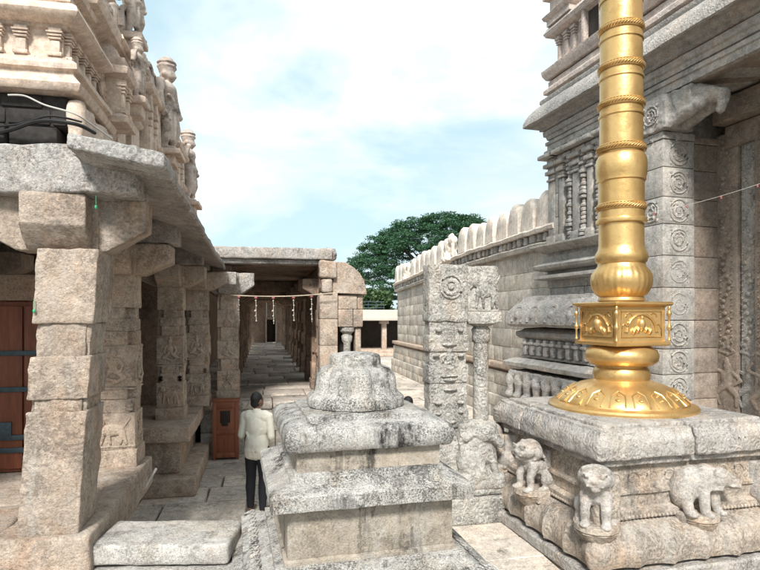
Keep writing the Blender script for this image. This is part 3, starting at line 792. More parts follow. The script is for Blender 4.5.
def corridor_wall():
    T = thing('stone_wall', 'ruined end wall of stacked blocks with a rounded shoulder, right of the corridor entrance', 'wall', FA, 1.5, 12)
    mb = MB()
    blockwall(mb, 'u', 11.72, .5, 1.16, 1.54, 1.04, 3.26, .55, (.4,.6), seed=21, jit=.02)
    blockwall(mb, 'u', 11.80, .5, 1.54, 2.08, 2.55, 3.22, .34, (.3,.5), seed=22, jit=.02)
    blockwall(mb, 'u', 11.86, .45, 1.92, 2.05, 0, 2.54, .5, (.4,.5), seed=23)
    mb.box(1.2, 2.04, 11.9, 12.3, 0, 1.04, r=.02)
    mb.build('masonry', M['pink'], T)
    mb = MB()
    mb.box(1.15, 1.50, 11.60, 12.15, 3.56, 3.92, r=.05, step=.05, amp=.03, freq=4)
    mb.box(1.18, 1.42, 11.64, 12.1, 3.26, 3.55, r=.05, step=.05, amp=.03, freq=4)
    mb.build('broken_bracket', M['pink'], T)
    # rounded shoulder
    mb = MB(); pts = [(1.42,3.25),(2.14,3.23),(2.13,3.36),(2.09,3.52),(2.0,3.68),(1.87,3.80),(1.70,3.88),(1.54,3.90),(1.45,3.7)]
    mb.prism(pts, 'u', 0, 1) if False else None
    rows = []
    for k, v in enumerate((11.72, 11.75, 12.0, 12.27, 12.3)):
        s = .97 if k in (0,4) else 1
        rows.append([Vector((1.75+(a-1.75)*s, v, 3.55+(z-3.55)*s))+noise.noise_vector(Vector((a*4,v*4,z*4)))*.02 for a, z in pts])
    V = mb.grid(rows, closed_u=True); mb.bm.faces.new(V[0]); mb.bm.faces.new(V[-1][::-1])
    mb.build('shoulder_stone', M['pink'], T)
    mb = MB(); mb.ball((1.40, 11.8, 4.05), .165, 3, (.95,.9,.85), amp=.07, freq=3); mb.build('boulder', M['comp'], T)
    # colonette in the small niche
    mb = MB()
    mb.lathe(1.76, 11.95, [(.12,1.2),(.12,1.35),(.085,1.4),(.08,2.2),(.11,2.25),(.12,2.35),(.09,2.4),(.16,2.46),(.17,2.54)], 16, amp=.006)
    mb.build('colonette', M['comp'], T)
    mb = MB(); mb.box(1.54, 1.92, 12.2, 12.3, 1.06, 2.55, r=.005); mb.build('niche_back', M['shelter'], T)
    mb = MB(); mb.box(1.52, 2.1, 11.8, 12.3, 1.04, 1.2, r=.02, step=.1, amp=.006); mb.build('niche_sill', M['comp'], T)
corridor_wall()

def garland():
    T = thing('garland_string', 'string with hanging flower strands stretched across the corridor entrance', 'garland', FA, .3, 11.6, 3.2)
    mb = MB()
    pts = []
    for i in range(25):
        t = i/24; u = -.62+(1.55+.62)*t; pts.append((u, 11.58-.05*t, 3.19-.05*math.sin(t*math.pi)+.07*t))
    mb.tube(pts, .011); mb.build('rope', M['tan_pole'], T)
    for k, u in enumerate((-.45, -.12, .22, .62, .98)):
        mb = MB(); L = .55-.05*(k%2)
        t = (u+.62)/2.17; zt = 3.19-.05*math.sin(t*math.pi)+.07*t
        mb.tube([(u, 11.57, zt), (u+.01, 11.57, zt-L)], .006)
        for j in range(5): mb.ball((u+.01*math.sin(j*2), 11.57, zt-.09-j*.1), .018 if j != 2 else .026, 1)
        s = mb.build('flower_strand', M['whitef'], T)
        mb = MB(); mb.ball((u, 11.56, zt-.03), .035, 1, (1,.6,.8)); mb.build('pink_flower', M['pinkp'], s)
garland()

# ================================================================== FAR LOW BUILDING, TREE
def far_hall():
    T = thing('flat_roofed_hall', 'distant flat-roofed pillared hall with a white parapet, below the big tree', 'hall', FA, 8, 38)
    mb = MB(); mb.box(3, 12, 38, 44, 0, .45, r=.03); mb.box(3.1, 12, 37.6, 38, 0, .22, r=.02); mb.build('plinth', M['pink2'], T)
    mb = MB(); mb.box(2.8, 12.2, 37.7, 44, 2.55, 3.15, r=.05, step=.5, amp=.02); mb.box(2.6,12.3,37.5,37.9,2.42,2.72,r=.04); mb.build('parapet', M['paint'], T)
    for u in (3.4, 4.4, 6.15, 8.2, 10.2, 11.8):
        mb = MB(); mb.box(u-.16, u+.16, 38.1, 38.45, .45, 2.42, r=.02); mb.box(u-.3, u+.3, 38.05, 38.5, 2.2, 2.43, r=.02); mb.build('pillar', M['pink'], T)
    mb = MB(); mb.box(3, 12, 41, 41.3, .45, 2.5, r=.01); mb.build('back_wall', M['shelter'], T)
    mb = MB()
    for k in range(10): mb.tube([(3.4+k*.55, 39, 3.1), (3.4+k*.55, 39, 3.75)], .02)
    for z in (3.3,3.5,3.72): mb.tube([(3.4, 39, z), (8.4, 39, z)], .03)
    mb.build('railing', M['iron'], T)
    T = thing('lamp_post', 'thin dark post rising from the distant hall roof in front of the tree', 'post', FA, 7.0, 40, 3.1)
    mb = MB(); mb.tube([(7.0,40,3.1),(7.0,40,5.4)], .05); mb.tube([(5.9,40,5.0),(7.6,40,5.3)], .03); mb.build('mast', M['bark'], T)
    mb = MB(); mb.ball((6.0,40,5.0), .1, 2, (1.4,1,.7)); mb.build('lamp', M['whitec'], T)
far_hall()
def tree():
    # world frame; broad umbrella crown
    cx, cy = 6.8, 60.0
    T = thing('rain_tree', 'huge dark green tree with a broad spreading crown behind the courtyard wall', 'tree', 0, cx, cy)
    rnd = random.Random(11)
    mb = MB(); mb.tube([(cx,cy,0),(cx+.2,cy,2),(cx,cy,4.2)], [.9,.7,.6], 12)
    ends = []
    for k in range(11):
        a = k*2*math.pi/11+rnd.uniform(-.2,.2); r = rnd.uniform(3.5,6.2); zt = rnd.uniform(7.5,11)
        p = [Vector((cx,cy,3.6)), Vector((cx+r*.3*math.cos(a), cy+r*.3*math.sin(a), 3.6+(zt-3.6)*.5)), Vector((cx+r*.7*math.cos(a), cy+r*.7*math.sin(a), zt*.88)), Vector((cx+r*math.cos(a), cy+r*math.sin(a), zt))]
        mb.tube(p, [.42,.3,.18,.07], 7)
    mb.build('trunk', M['bark'], T)
    # crown: flat tiers of leaf clumps over an umbrella envelope
    mb = MB(); bm = mb.bm
    R0 = 10.1
    clumps = []
    for i in range(1050):
        a = rnd.random()*2*math.pi; q = math.sqrt(rnd.random()); r = R0*q
        top = 4.6+8.6*math.sqrt(max(0, 1-(q*.985)**2.2))
        bot = 3.2+2.2*(1-q)
        z = top - abs(rnd.gauss(0, .9)) - (.0 if rnd.random() < .6 else rnd.random()*(top-bot)*.75)
        w = 1+.10*noise.noise(Vector((math.cos(a)*1.5, math.sin(a)*1.5, 0)))*2
        clumps.append((cx+r*w*math.cos(a), cy+r*w*math.sin(a), z+.5*noise.noise(Vector((r*.4, a*2, 3))), rnd.choice((.5,.65,.8,1.0))))
    for (x, y, z, s) in clumps:
        n = int(170*s)
        for _ in range(n):
            d = Vector((rnd.gauss(0,1), rnd.gauss(0,1), rnd.gauss(0,1))).normalized()*(rnd.random()**.4)
            p = Vector((x, y, z)) + Vector((d.x*s*1.05, d.y*s*1.05, d.z*s*.34))
            nrm = (Vector((rnd.gauss(0,.6), rnd.gauss(0,.6), 1))).normalized()
            e1 = nrm.orthogonal().normalized(); e1.rotate(Matrix.Rotation(rnd.random()*6.28, 3, nrm)); e2 = nrm.cross(e1)
            l = rnd.uniform(.08,.15)
            bm.faces.new([bm.verts.new(p+e1*l), bm.verts.new(p+e2*l*.5), bm.verts.new(p-e1*l), bm.verts.new(p-e2*l*.5)])
    mb.build('crown', M['leaf'], T, recalc=False)
    # pale bush between
    def bush(cx, cy, cz, rx, rz, n, lab, name='bush', mat='leaf2'):
        T = thing(name, lab, 'bush', 0, cx, cy)
        mb = MB(); mb.tube([(cx,cy,0),(cx,cy,cz)], .12); mb.build('stem', M['bark'], T)
        mb = MB(); bm = mb.bm
        for _ in range(n):
            d = Vector((rnd.gauss(0,1), rnd.gauss(0,1), rnd.gauss(0,1))).normalized()*(rnd.random()**.4)
            p = Vector((cx+d.x*rx, cy+d.y*rx, cz+d.z*rz)); p += noise.noise_vector(p*1.2)*.5
            nrm = Vector((rnd.gauss(0,1), rnd.gauss(0,1), 1)).normalized(); e1 = nrm.orthogonal(); e2 = nrm.cross(e1); l = rnd.uniform(.08,.18)
            bm.faces.new([bm.verts.new(p+e1*l), bm.verts.new(p+e2*l*.6), bm.verts.new(p-e1*l), bm.verts.new(p-e2*l*.6)])
        mb.build('foliage', M[mat], T, recalc=False)
    bush(-.75, 50, 3.9, 1.9, 1.2, 5000, 'light green leafy bush showing above the distant hall, left of the big tree')
    bush(3.6, 47, 3.0, 2.2, 1.7, 6000, 'dark bush behind the distant hall at the foot of the big tree', mat='leaf')
tree()

# ================================================================== COURTYARD WALL (frame W)
def court_wall():
    T = thing('courtyard_wall', 'long coursed granite wall topped by rounded cream merlons, receding behind the gold pole', 'wall', FW, 6.4, 20)
    v0, v1 = 11.6, 28.1
    zt = lambda v: 4.75 - .42*max(0,(v-17))/11
    mb = MB(); blockwall(mb, 'v', 6.32, .5, v0, v1, 1.52, 4.38, .5, (.6,1.7), seed=31, jit=.006, gap=.008, r=.008)
    def sl(q): return (q[0], q[1], q[2]-(.42*max(0,(q[1]-17))/11)*max(0,(q[2]-1.5)/3))
    for v in mb.bm.verts: v.co = Vector(sl(v.co))
    mb.build('wall_face', M['wall'], T)
    mb = MB(); blockwall(mb, 'v', 6.14, .6, v0, v1+.15, .62, 1.28, .34, (.8,1.5), seed=32, jit=.006, r=.01)
    blockwall(mb, 'v', 6.04, .7, v0, v1+.2, 0, .62, .31, (.8,1.5), seed=33, jit=.006, r=.01)
    mb.build('base_course', M['wall'], T)
    mb = MB()
    for a, b in ((11.6,15.2),(15.22,19),(19.02,23.4),(23.42,28.3)):
        mb.box(6.08, 6.8, a, b, 1.36, 1.51, r=.03, step=.3, amp=.008)
        mb.box(6.2, 6.8, a, b, 1.285, 1.355, r=.02)
    mb.build('string_course', M['pink2'], T)
    # ledges under the merlons
    for (u, z0, z1, mat, nm) in ((6.18, 4.36, 4.50, 'wall', 'ledge'), (6.10, 4.72, 4.84, 'merlon', 'coping')):
        mb = MB(); mb.prism([(u,z0),(u-.03,z1-.04),(u,z1),(6.9,z1),(6.9,z0)], 'v', v0, v1, step=.25, amp=.03, freq=3)
        for v in mb.bm.verts: v.co = Vector(sl(v.co))
        mb.build(nm, M[mat], T)
    mb = MB(); mb.box(6.42, 6.85, v0, v1, 4.5, 4.72, r=.01, step=.6)
    for v in mb.bm.verts: v.co = Vector(sl(v.co))
    mb.build('recessed_band', M['wall'], T)
    mb = MB(); v = v0+.1; rnd = random.Random(8)
    while v < v1:
        w = rnd.uniform(.12,.3); mb.box(6.16, 6.5, v, v+w, 4.51, 4.715, r=.04, step=.06, amp=.03); v += w+rnd.uniform(.08,.2)
    for q in mb.bm.verts: q.co = Vector(sl(q.co))
    mb.build('broken_dentils', M['gop'], T)
    def merlon(w=.70):
        mb = MB(); pts = [(-w/2,0),(w/2,0),(w/2,.42)]
        pts += [(w/2*math.cos(a), (.43+.38*math.sin(a))) for a in [i*math.pi/12 for i in range(13)]] + [(-w/2,.42)]
        ms = [(y, pts) for y in ()]
        rows = []
        for k, (x, s) in enumerate(((-.20,.86),(-.17,.95),(-.12,1),(.12,1),(.17,.95),(.20,.86))):
            rows.append([Vector((x, a*s, z*s+(1-s)*.1)) for a, z in pts])
        V = mb.grid(rows, closed_u=True); mb.bm.faces.new(V[0]); mb.bm.faces.new(V[-1][::-1])
        for v in mb.bm.verts: v.co += noise.noise_vector(v.co*6)*.015
        me = mb.mesh('merlon'); me.materials.append(M['merlon']); return me
    me = merlon(); rnd = random.Random(2)
    vs = [12.15+.79*i for i in range(8)] + [20.3+.79*i for i in range(6)] + [26.1+.7*i for i in range(3)]
    for v in vs:
        put('merlon', me, T, at(T, 6.32+rnd.uniform(-.02,.02), v, sl((0,v,4.84))[2]-.01), R(rnd.uniform(-2,2)), (rnd.uniform(.9,1.1), rnd.uniform(.94,1.03), rnd.uniform(.88,1.06)))
    # sculpted groups between the merlons
    p = [('e',(0,0,.5),(.25,.3,.35)),('e',(-.05,-.35,.75),(.2,.2,.2)),('e',(-.05,.3,.7),(.2,.22,.25)),('e',(0,0,.95),(.15,.16,.15)),('c',(0,-.3,.2),.16,(0,.4,.2),.18),
         ('c',(-.1,-.5,.15),.1,(-.15,-.6,.7),.07),('c',(-.2,.0,.3),.09,(-.3,-.2,.0),.08),('e',(-.12,0,.0),(.3,.5,.18)),('c',(-.1,.5,.2),.1,(-.1,.62,.55),.08)]
    sm = sculpt(p, .04, 2, amp=.035, name='wall_sculpture', mat=M['merlon'])
    for (v, s, dz) in ((19.15,.85,-.02),(25.5,.7,-.02)):
        o = put('wall_sculpture', sm, T, at(T, 6.25, v, sl((0,v,4.84))[2]+dz), 0, s)
    # wall behind, closes the view from the side
    mb = MB(); mb.box(6.83, 7.3, v0, v1, 0, 4.2, r=.02); mb.build('rear_face', M['wall'], T)
court_wall()

# ================================================================== GATEWAY TOWER (frame G)
def scroll(mb, c, r, face, seed=0):
    """carved vine roundel; face 'v' looks to -v (plane u,z), face 'u' looks to -u (plane v,z)"""
    def P(a, b, o=0): return (c[0]+a, c[1]-o, c[2]+b) if face == 'v' else (c[0]-o, c[1]+a, c[2]+b)
    rn = random.Random(seed*7+3); k = rn.choice((1,-1)); ph = rn.random()*6; R1 = r*rn.uniform(.9,1.0)
    mb.tube([P(R1*math.cos(t)*rn.uniform(.96,1.03), R1*math.sin(t)*rn.uniform(.96,1.03), -.004) for t in [i*2*math.pi/20 for i in range(20)]], .016, 6, closed=True)
    tr = rn.uniform(.62,.85)
    mb.tube([P(k*R1*(1-.82*t/14)*.78*math.cos(t*tr+ph), R1*(1-.82*t/14)*.78*math.sin(t*tr+ph), -.004) for t in range(15)], [.018-.0007*i for i in range(15)], 6)
    for j in range(rn.randint(4,7)):
        a = j*1.1+ph; q = R1*rn.uniform(.3,.75); c0 = P(q*math.cos(a), q*math.sin(a), -.01)
        mb.ball(c0, .034, 1, (rn.uniform(.5,1.2),.7 if face == 'v' else rn.uniform(.5,1.2),rn.uniform(.6,1.3)))
    # corner leaves outside the ring
    for sx in (-1,1):
        for sz in (-1,1): mb.ball(P(sx*r*.86, sz*r*.86, -.01), .028, 1, (1.2,.7,1.2))
def gateway():
    T = thing('gateway_tower', 'blue-grey carved granite gateway tower with a deep doorway and overhanging cornice, at the right edge', 'tower', FG, 10, 9)
    U = 7.16; ve = 11.25; vo = 7.76
    # plain core behind everything
    mb = MB(); mb.box(U+.35, 13, vo+.3, ve-.02, 0, 6.9, r=.02); mb.box(8.75, 13, 4.5, 7.75, 6.4, 6.9, r=.02)
    mb.box(U+.1, 13, .5, 4.5, 0, 6.9, r=.02); mb.box(11.5,13,4.5,7.76,0,6.4,r=.02)
    mb.build('core', M['gop'], T)
    mb = MB(); blockwall(mb, 'v', U, .35, vo+.55, ve, 0, 4.35, .47, (.5,1.0), seed=41)
    blockwall(mb, 'u', ve+.0, -.4, U+.02, 12, 0, 6.5, .5, (.6,1.1), seed=42)
    mb.build('wall_face', M['gop'], T)
    # the corner pier of the doorway, course by course, with vine roundels
    rnd = random.Random(4); zs = [0]; 
    while zs[-1] < 5.8: zs.append(zs[-1]+rnd.uniform(.42,.56))
    zs[-1] = 5.85
    mb = MB(); mr = MB(); mw = MB()
    for k in range(len(zs)-1):
        a, b = zs[k], zs[k+1]; j = rnd.uniform(-.008,.008)
        mb.box(U-.04+j, U+.61, vo-.0+j, vo+.54, a+.005, b-.005, r=.012)
        mw.box(U+.62, U+1.25, vo+.10+j, vo+.5, a+.004, b-.004, r=.012)
        scroll(mr, (U+.29, vo-.002, (a+b)/2), min(.19,(b-a)*.42), 'v', k)
        if a > 3.2 and k % 3 == 0: scroll(mr, (U-.045, vo+.27, (a+b)/2), min(.17,(b-a)*.38), 'u', k)
    p = mb.build('doorway_pier', M['gop'], T); mr.build('vine_carving', M['gop'], p); 
    mw.build('doorway_reveal', M['gopw'], T)
    # hooked bracket on the pier
    cap = [('b',(U-.1,U+.5,vo-.12,vo+.5,5.86,6.44)),('b',(U-.02,U+.42,vo-.55,vo+.1,6.08,6.44)),('c',(U+.2,vo-.5,6.3),.17,(U+.2,vo-.95,6.12),.10),
           ('c',(U+.2,vo-.95,6.12),.10,(U+.2,vo-.9,5.92),.07),('c',(U+.08,vo-.15,6.0),.12,(U+.08,vo-.6,6.1),.11),('c',(U+.34,vo-.15,6.0),.12,(U+.34,vo-.6,6.1),.11)]
    off = ORG[T.name]
    me = sculpt(cap, .022, 2, amp=.02, name='bracket', mat=M['gop'], xf=lambda q: (q.x-off[0], q.y-off[1], q.z-off[2]))
    put('bracket', me, T)
    mb = MB(); scroll(mb, (U-.11, vo+.2, 6.15), .17, 'u', 3); mb.build('roundel', M['gopc'], T)
    # door frame bands
    for (a, b, u, m) in ((7.48,7.90,8.37,'gopw'),(7.16,7.46,8.42,'gopc'),(6.75,7.14,8.33,'gopw')):
        mb = MB(); mb.box(u, 9.0, a, b, 0, 5.9, r=.03, step=.15, amp=.006)
        rr = random.Random(int(a*10)); z = 2.3
        while z < 5.8:
            mb.ball((u-.01, (a+b)/2+.07*math.sin(z*9), z), .045, 1, (.7,1,1)); 
            for s in (-1,1): mb.ball((u-.005, (a+b)/2+s*.11, z+.04), .02, 1)
            z += .105
        add_relief(mb, 'dancer', (u, (a+b)/2, 1.25), .75, R(-90), .5, 1.25)
        add_relief(mb, 'seated', (u, (a+b)/2, 2.1), .4, R(-90), .5, 1.2)
        mb.build('door_jamb', M[m], T)
    mb = MB(); mb.box(8.33, 9.1, 3.0, 7.7, 5.62, 6.0, r=.03, step=.2, amp=.006); mb.box(8.1, 9.1, 3.0, 7.74, 6.01, 6.40, r=.03, step=.2, amp=.006); mb.build('lintel', M['gopw'], T)
    mb = MB(); mb.box(9.2, 9.3, 4.5, 6.74, 0, 5.7, r=.01); mb.build('door', M['wooddark'], T)  # near-black panel standing in for the shade inside the doorway
    mb = MB(); mb.box(U+.1, 8.8, .5, 7.9, 6.45, 6.52, r=.01); mb.build('porch_ceiling', M['gopw'], T)
    # entablature and cornice, mitred round the corner
    cu, hx = U+3.2, 3.2; cv, hy = (ve+.3)/2, (ve-.3)/2
    def ring(prof, name, mat, amp=.008, step=.15):
        mb = MB(); mb.rlathe(cu, cv, hx, hy, prof, step=step, amp=amp, freq=4); return mb.build(name, M[mat], T)
    ring([(-.3,6.45),(.0,6.46),(.0,6.58),(.03,6.59),(.03,6.66),(-.03,6.665),(-.03,6.70),(.0,6.71),(.02,6.78),(.06,6.80),(.07,6.90),(.02,6.91),(-.3,6.92)], 'entablature', 'gop')
    ring([(-.2,6.915),(.05,6.92),(.12,6.93),(.12,6.98),(.24,7.02),(.26,7.06),(.36,7.05),(.39,7.07),(.385,7.15),(.35,7.24),(.28,7.36),(.16,7.48),(.10,7.52),(.12,7.56),(.12,7.62),(.0,7.64),(-.1,7.70),(-.1,7.72),(-.4,7.73)], 'cornice', 'gopc', .012, .12)
    ring([(-.15,7.72),(.06,7.74),(.06,7.82),(-.02,7.9),(-.02,8.0),(-.08,8.05),(-.5,8.06)], 'upper_plinth', 'gopp')
    # upper storeys, stepped back
    ring([(-.2,8.05),(.02,8.06),(.08,8.16),(.10,8.26),(.0,8.32),(-.1,8.34),(-.19,8.36),(-.19,8.95),(-.12,8.97),(.02,9.02),(.06,9.10),(.0,9.2),(-.1,9.26),(-.16,9.28)], 'storey', 'gopp')
    ring([(-.4,9.27),(-.3,9.28),(-.3,9.55),(-.1,9.6),(-.06,9.7),(-.2,9.85),(-.45,9.9),(-.45,10.7),(-.2,10.8),(-.2,10.95),(-.7,11.1),(-.9,12.5),(-.7,12.6),(-1.2,12.8),(-1.5,14)], 'upper_storey', 'gopp', .02)
    for v in (11.0, 10.72, 10.45, 10.12, 9.2, 8.9, 8.5, 8.1):
        mb = MB(); u = U+.19
        for (a, b, k) in ((0,.12,1.2),(.12,.66,.8),(.68,.74,1.15),(.76,.83,1.3),(.85,.94,1.5),(.95,1.0,1.2)):
            mb.box(u-.075*k, u+.05, v-.055*k, v+.055*k, 8.36+.6*a, 8.36+.6*b-.004, r=.01)
        mb.build('pilaster', M['gopp'], T)
    # dark window with frame in the upper storey
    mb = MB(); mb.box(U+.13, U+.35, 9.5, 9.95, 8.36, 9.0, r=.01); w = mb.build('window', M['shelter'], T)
    mb = MB(); mb.box(U+.02, U+.2, 9.96, 10.04, 8.34, 9.0, r=.01); mb.box(U+.02, U+.2, 9.41, 9.49, 8.34, 9.0, r=.01); mb.box(U+.0, U+.2, 9.38, 10.07, 9.0, 9.1, r=.01); mb.build('window_frame', M['gopp'], w)
    # miniature shrines on the cornice
    for v in (10.75, 8.9, 7.4, 5.8):
        mb = MB(); mb.rlathe(U+.16, v, .22, .42, [(0,9.2),(0,9.32),(.05,9.35),(.08,9.42),(0,9.5),(-.05,9.52),(-.05,9.75),(.06,9.8),(.08,9.9),(-.05,10.0),(-.12,10.2)], step=.1, amp=.008); mb.build('miniature_shrine', M['gopp'], T)
    # upper wall zone with pilasters and tall carved colonettes, z 4.35..6.45
    mb = MB(); mb.box(U+.12, U+.5, vo+.5, ve-.01, 4.34, 6.47, r=.02); mb.build('panel_wall', M['gop'], T)
    for (v, w) in ((11.09,.15),(10.72,.11),(10.2,.15),(9.75,.11),(9.2,.14),(8.75,.14)):
        mb = MB(); u = U+.12
        for (a, b, k) in ((4.36,4.55,1.2),(4.55,5.75,.9),(5.76,5.82,1.15),(5.83,5.9,.95),(5.91,6.0,1.35),(6.01,6.06,1.0),(6.07,6.16,1.6),(6.17,6.26,1.1)):
            mb.box(u-.13*k, u+.1, v-w*k*.85, v+w*k*.85, a, b-.004, r=.014)
        mb.box(u-.30, u+.1, v-w*1.9, v+w*1.9, 6.27, 6.36, r=.02); mb.box(u-.2, u+.1, v-w*1.2, v+w*1.2, 6.365, 6.455, r=.02)
        mb.build('pilaster', M['gop'], T)
    for v in (10.46, 9.98, 9.48):
        mb = MB(); u = U+.06; prof = []
        z = 4.42; rnd = random.Random(int(v*10))
        while z < 6.15:
            r = rnd.choice((.05,.075,.10,.12,.09)); prof += [(r,z),(r*1.05,z+.04),(r*.6,z+.07)]; z += .085
        mb.lathe(u, v, prof, 10, amp=.015, freq=9)
        mb.box(u-.12, u+.1, v-.14, v+.14, 6.15, 6.24, r=.02); mb.ball((u-.02, v, 6.34), .11, 2, (1,1.1,.8), amp=.03)
        mb.build('carved_colonette', M['gopc'], T)
    # stacked ledges
    cu2, hx2 = U+2.5, 2.5; v0b = 9.25; cvb, hyb = (ve+v0b)/2, (ve-v0b)/2
    def ring2(prof, name, mat, amp=.008, step=.1):
        mb = MB(); mb.rlathe(cu2, cvb, hx2, hyb, prof, step=step, amp=amp, freq=5); return mb.build(name, M[mat], T)
    ring2([(-.1,4.16),(.06,4.17),(.10,4.20),(.22,4.27),(.28,4.30),(.28,4.34),(.10,4.37),(-.1,4.38)], 'ledge', 'gop')
    ring2([(-.1,3.76),(.10,3.77),(.22,3.82),(.24,3.88),(.12,3.95),(.02,3.97),(.02,4.10),(-.1,4.11)], 'ledge', 'gop')
    ring2([(-.1,3.56),(.12,3.57),(.22,3.60),(.22,3.66),(.05,3.70),(-.1,3.71)], 'ledge', 'gop')
    # base mouldings
    ring2([(-.1,2.55),(.42,2.56),(.58,2.54),(.66,2.60),(.67,2.72),(.63,2.88),(.52,3.02),(.40,3.12),(.38,3.20),(.20,3.22),(-.1,3.23)], 'roll_cornice', 'gopc', .02)
    ring2([(-.1,1.84),(.40,1.85),(.40,1.9),(.36,1.92),(.36,2.26),(.44,2.28),(.5,2.33),(.5,2.42),(.40,2.46),(.36,2.50),(-.1,2.545)], 'neck_moulding', 'gopc', .012)
    ring2([(-.1,1.60),(.60,1.62),(.72,1.66),(.73,1.74),(.55,1.82),(-.1,1.835)], 'shelf_slab', 'gop', .012)
    ring2([(-.1,0),(.85,0),(.85,.35),(.7,.4),(.62,.8),(.5,.86),(.5,1.0),(.3,1.02),(.3,1.6),(-.1,1.6)], 'footing', 'gop', .012)
    for i in range(9):
        mb = MB(); v = 11.4-.27*i; mb.box(U-.50, U-.3, v-.05, v+.05, 1.92, 2.26, r=.015); mb.box(U-.53, U-.3, v-.08, v+.08, 2.14, 2.20, r=.015); mb.build('dwarf_pilaster', M['gopc'], T)
    # kudu arches on the roll cornice
    for v in (11.45, 10.8, 10.1, 9.5):
        mb = MB()
        mb.tube([(U-.62+.10*math.sin(a)*.9, v+.2*math.cos(a), 2.72+.26*math.sin(a)) for a in [i*math.pi/10 for i in range(-1,12)]], .05, 7)
        mb.ball((U-.62, v, 2.78), .1, 2, (.7,1,1), amp=.02); mb.build('arch_ornament', M['gopc'], T)
    # clawed bench of elephants' feet under the shelf
    pp = []
    for k in range(8):
        v = 11.6-.36*k
        pp += [('c',(U-.55,v,1.42),.13,(U-.72,v,1.30),.11),('c',(U-.72,v,1.30),.10,(U-.70,v,1.06),.085),('e',(U-.76,v,1.02),(.11,.10,.07)),('c',(U-.5,v+.2,1.42),.10,(U-.5,v-.2,1.42),.10),('e',(U-.74,v+.04,1.38),(.07,.09,.09))]
    pp += [('b',(U-.72,U+.0,8.9,11.72,1.40,1.56))]
    me = sculpt(pp, .03, 2, amp=.018, name='clawed_frieze', mat=M['gopc'], xf=lambda q: (q.x-off[0], q.y-off[1], q.z-off[2]))
    put('clawed_frieze', me, T)
gateway()

# ================================================================== FLAGPOLE PLATFORM (frame FP)
def lion_parts(face=1):
    p = [('e',(0,.05,.30),(.115,.16,.14)),           # chest/body
         ('e',(0,.16,.22),(.13,.14,.15)),            # haunch
         ('c',(0,-.02,.36),.10,(0,-.08,.46),.10),    # neck
         ('e',(0,-.10,.50),(.125,.11,.115)),          # head
         ('e',(0,-.185,.475),(.085,.055,.06)),         # muzzle
         ('e',(0,-.235,.50),(.032,.018,.02)),        # nose
         ('c',(0,-.19,.425),.045,(0,-.15,.42),.05),  # jaw
         ('e',(-.055,-.195,.545),(.026,.02,.02)),('e',(.055,-.195,.545),(.026,.02,.02)),('c',(-.09,-.19,.575),.014,(-.02,-.2,.565),.012),('c',(.09,-.19,.575),.014,(.02,-.2,.565),.012),('c',(-.06,-.225,.455),.010,(.06,-.225,.455),.010),
         ('e',(-.09,-.06,.57),(.028,.03,.04)),('e',(.09,-.06,.57),(.028,.03,.04)),
         ('e',(0,-.02,.49),(.15,.08,.14)),('b',(-.13,.13,.10,.34,.0,.50)),         # mane
         ('c',(-.075,-.06,.32),.055,(-.08,-.11,.18),.042),('c',(-.08,-.11,.18),.042,(-.08,-.10,.05),.038),('e',(-.08,-.14,.03),(.045,.065,.032)),
         ('c',(.075,-.06,.32),.055,(.08,-.11,.18),.042),('c',(.08,-.11,.18),.042,(.08,-.10,.05),.038),('e',(.08,-.14,.03),(.045,.065,.032)),
         ('e',(-.12,.12,.15),(.06,.12,.11)),('e',(.12,.12,.15),(.06,.12,.11)),
         ('c',(-.13,.1,.05),.045,(-.13,-.02,.03),.035),('c',(.13,.1,.05),.045,(.13,-.02,.03),.035),
         ('c',(0,.25,.15),.03,(.12,.25,.35),.025),('c',(.12,.25,.35),.025,(.05,.22,.45),.035)]
    for k in range(7):
        a = -1.2+k*.4; p.append(('c',(.11*math.sin(a),-.03,.50+.11*math.cos(a)),.022,(.13*math.sin(a),.04,.40+.08*math.cos(a)),.02))
    p += [('c',(-.10,-.06,.40),.016,(0,-.14,.37),.018),('c',(.10,-.06,.40),.016,(0,-.14,.37),.018)]
    return p
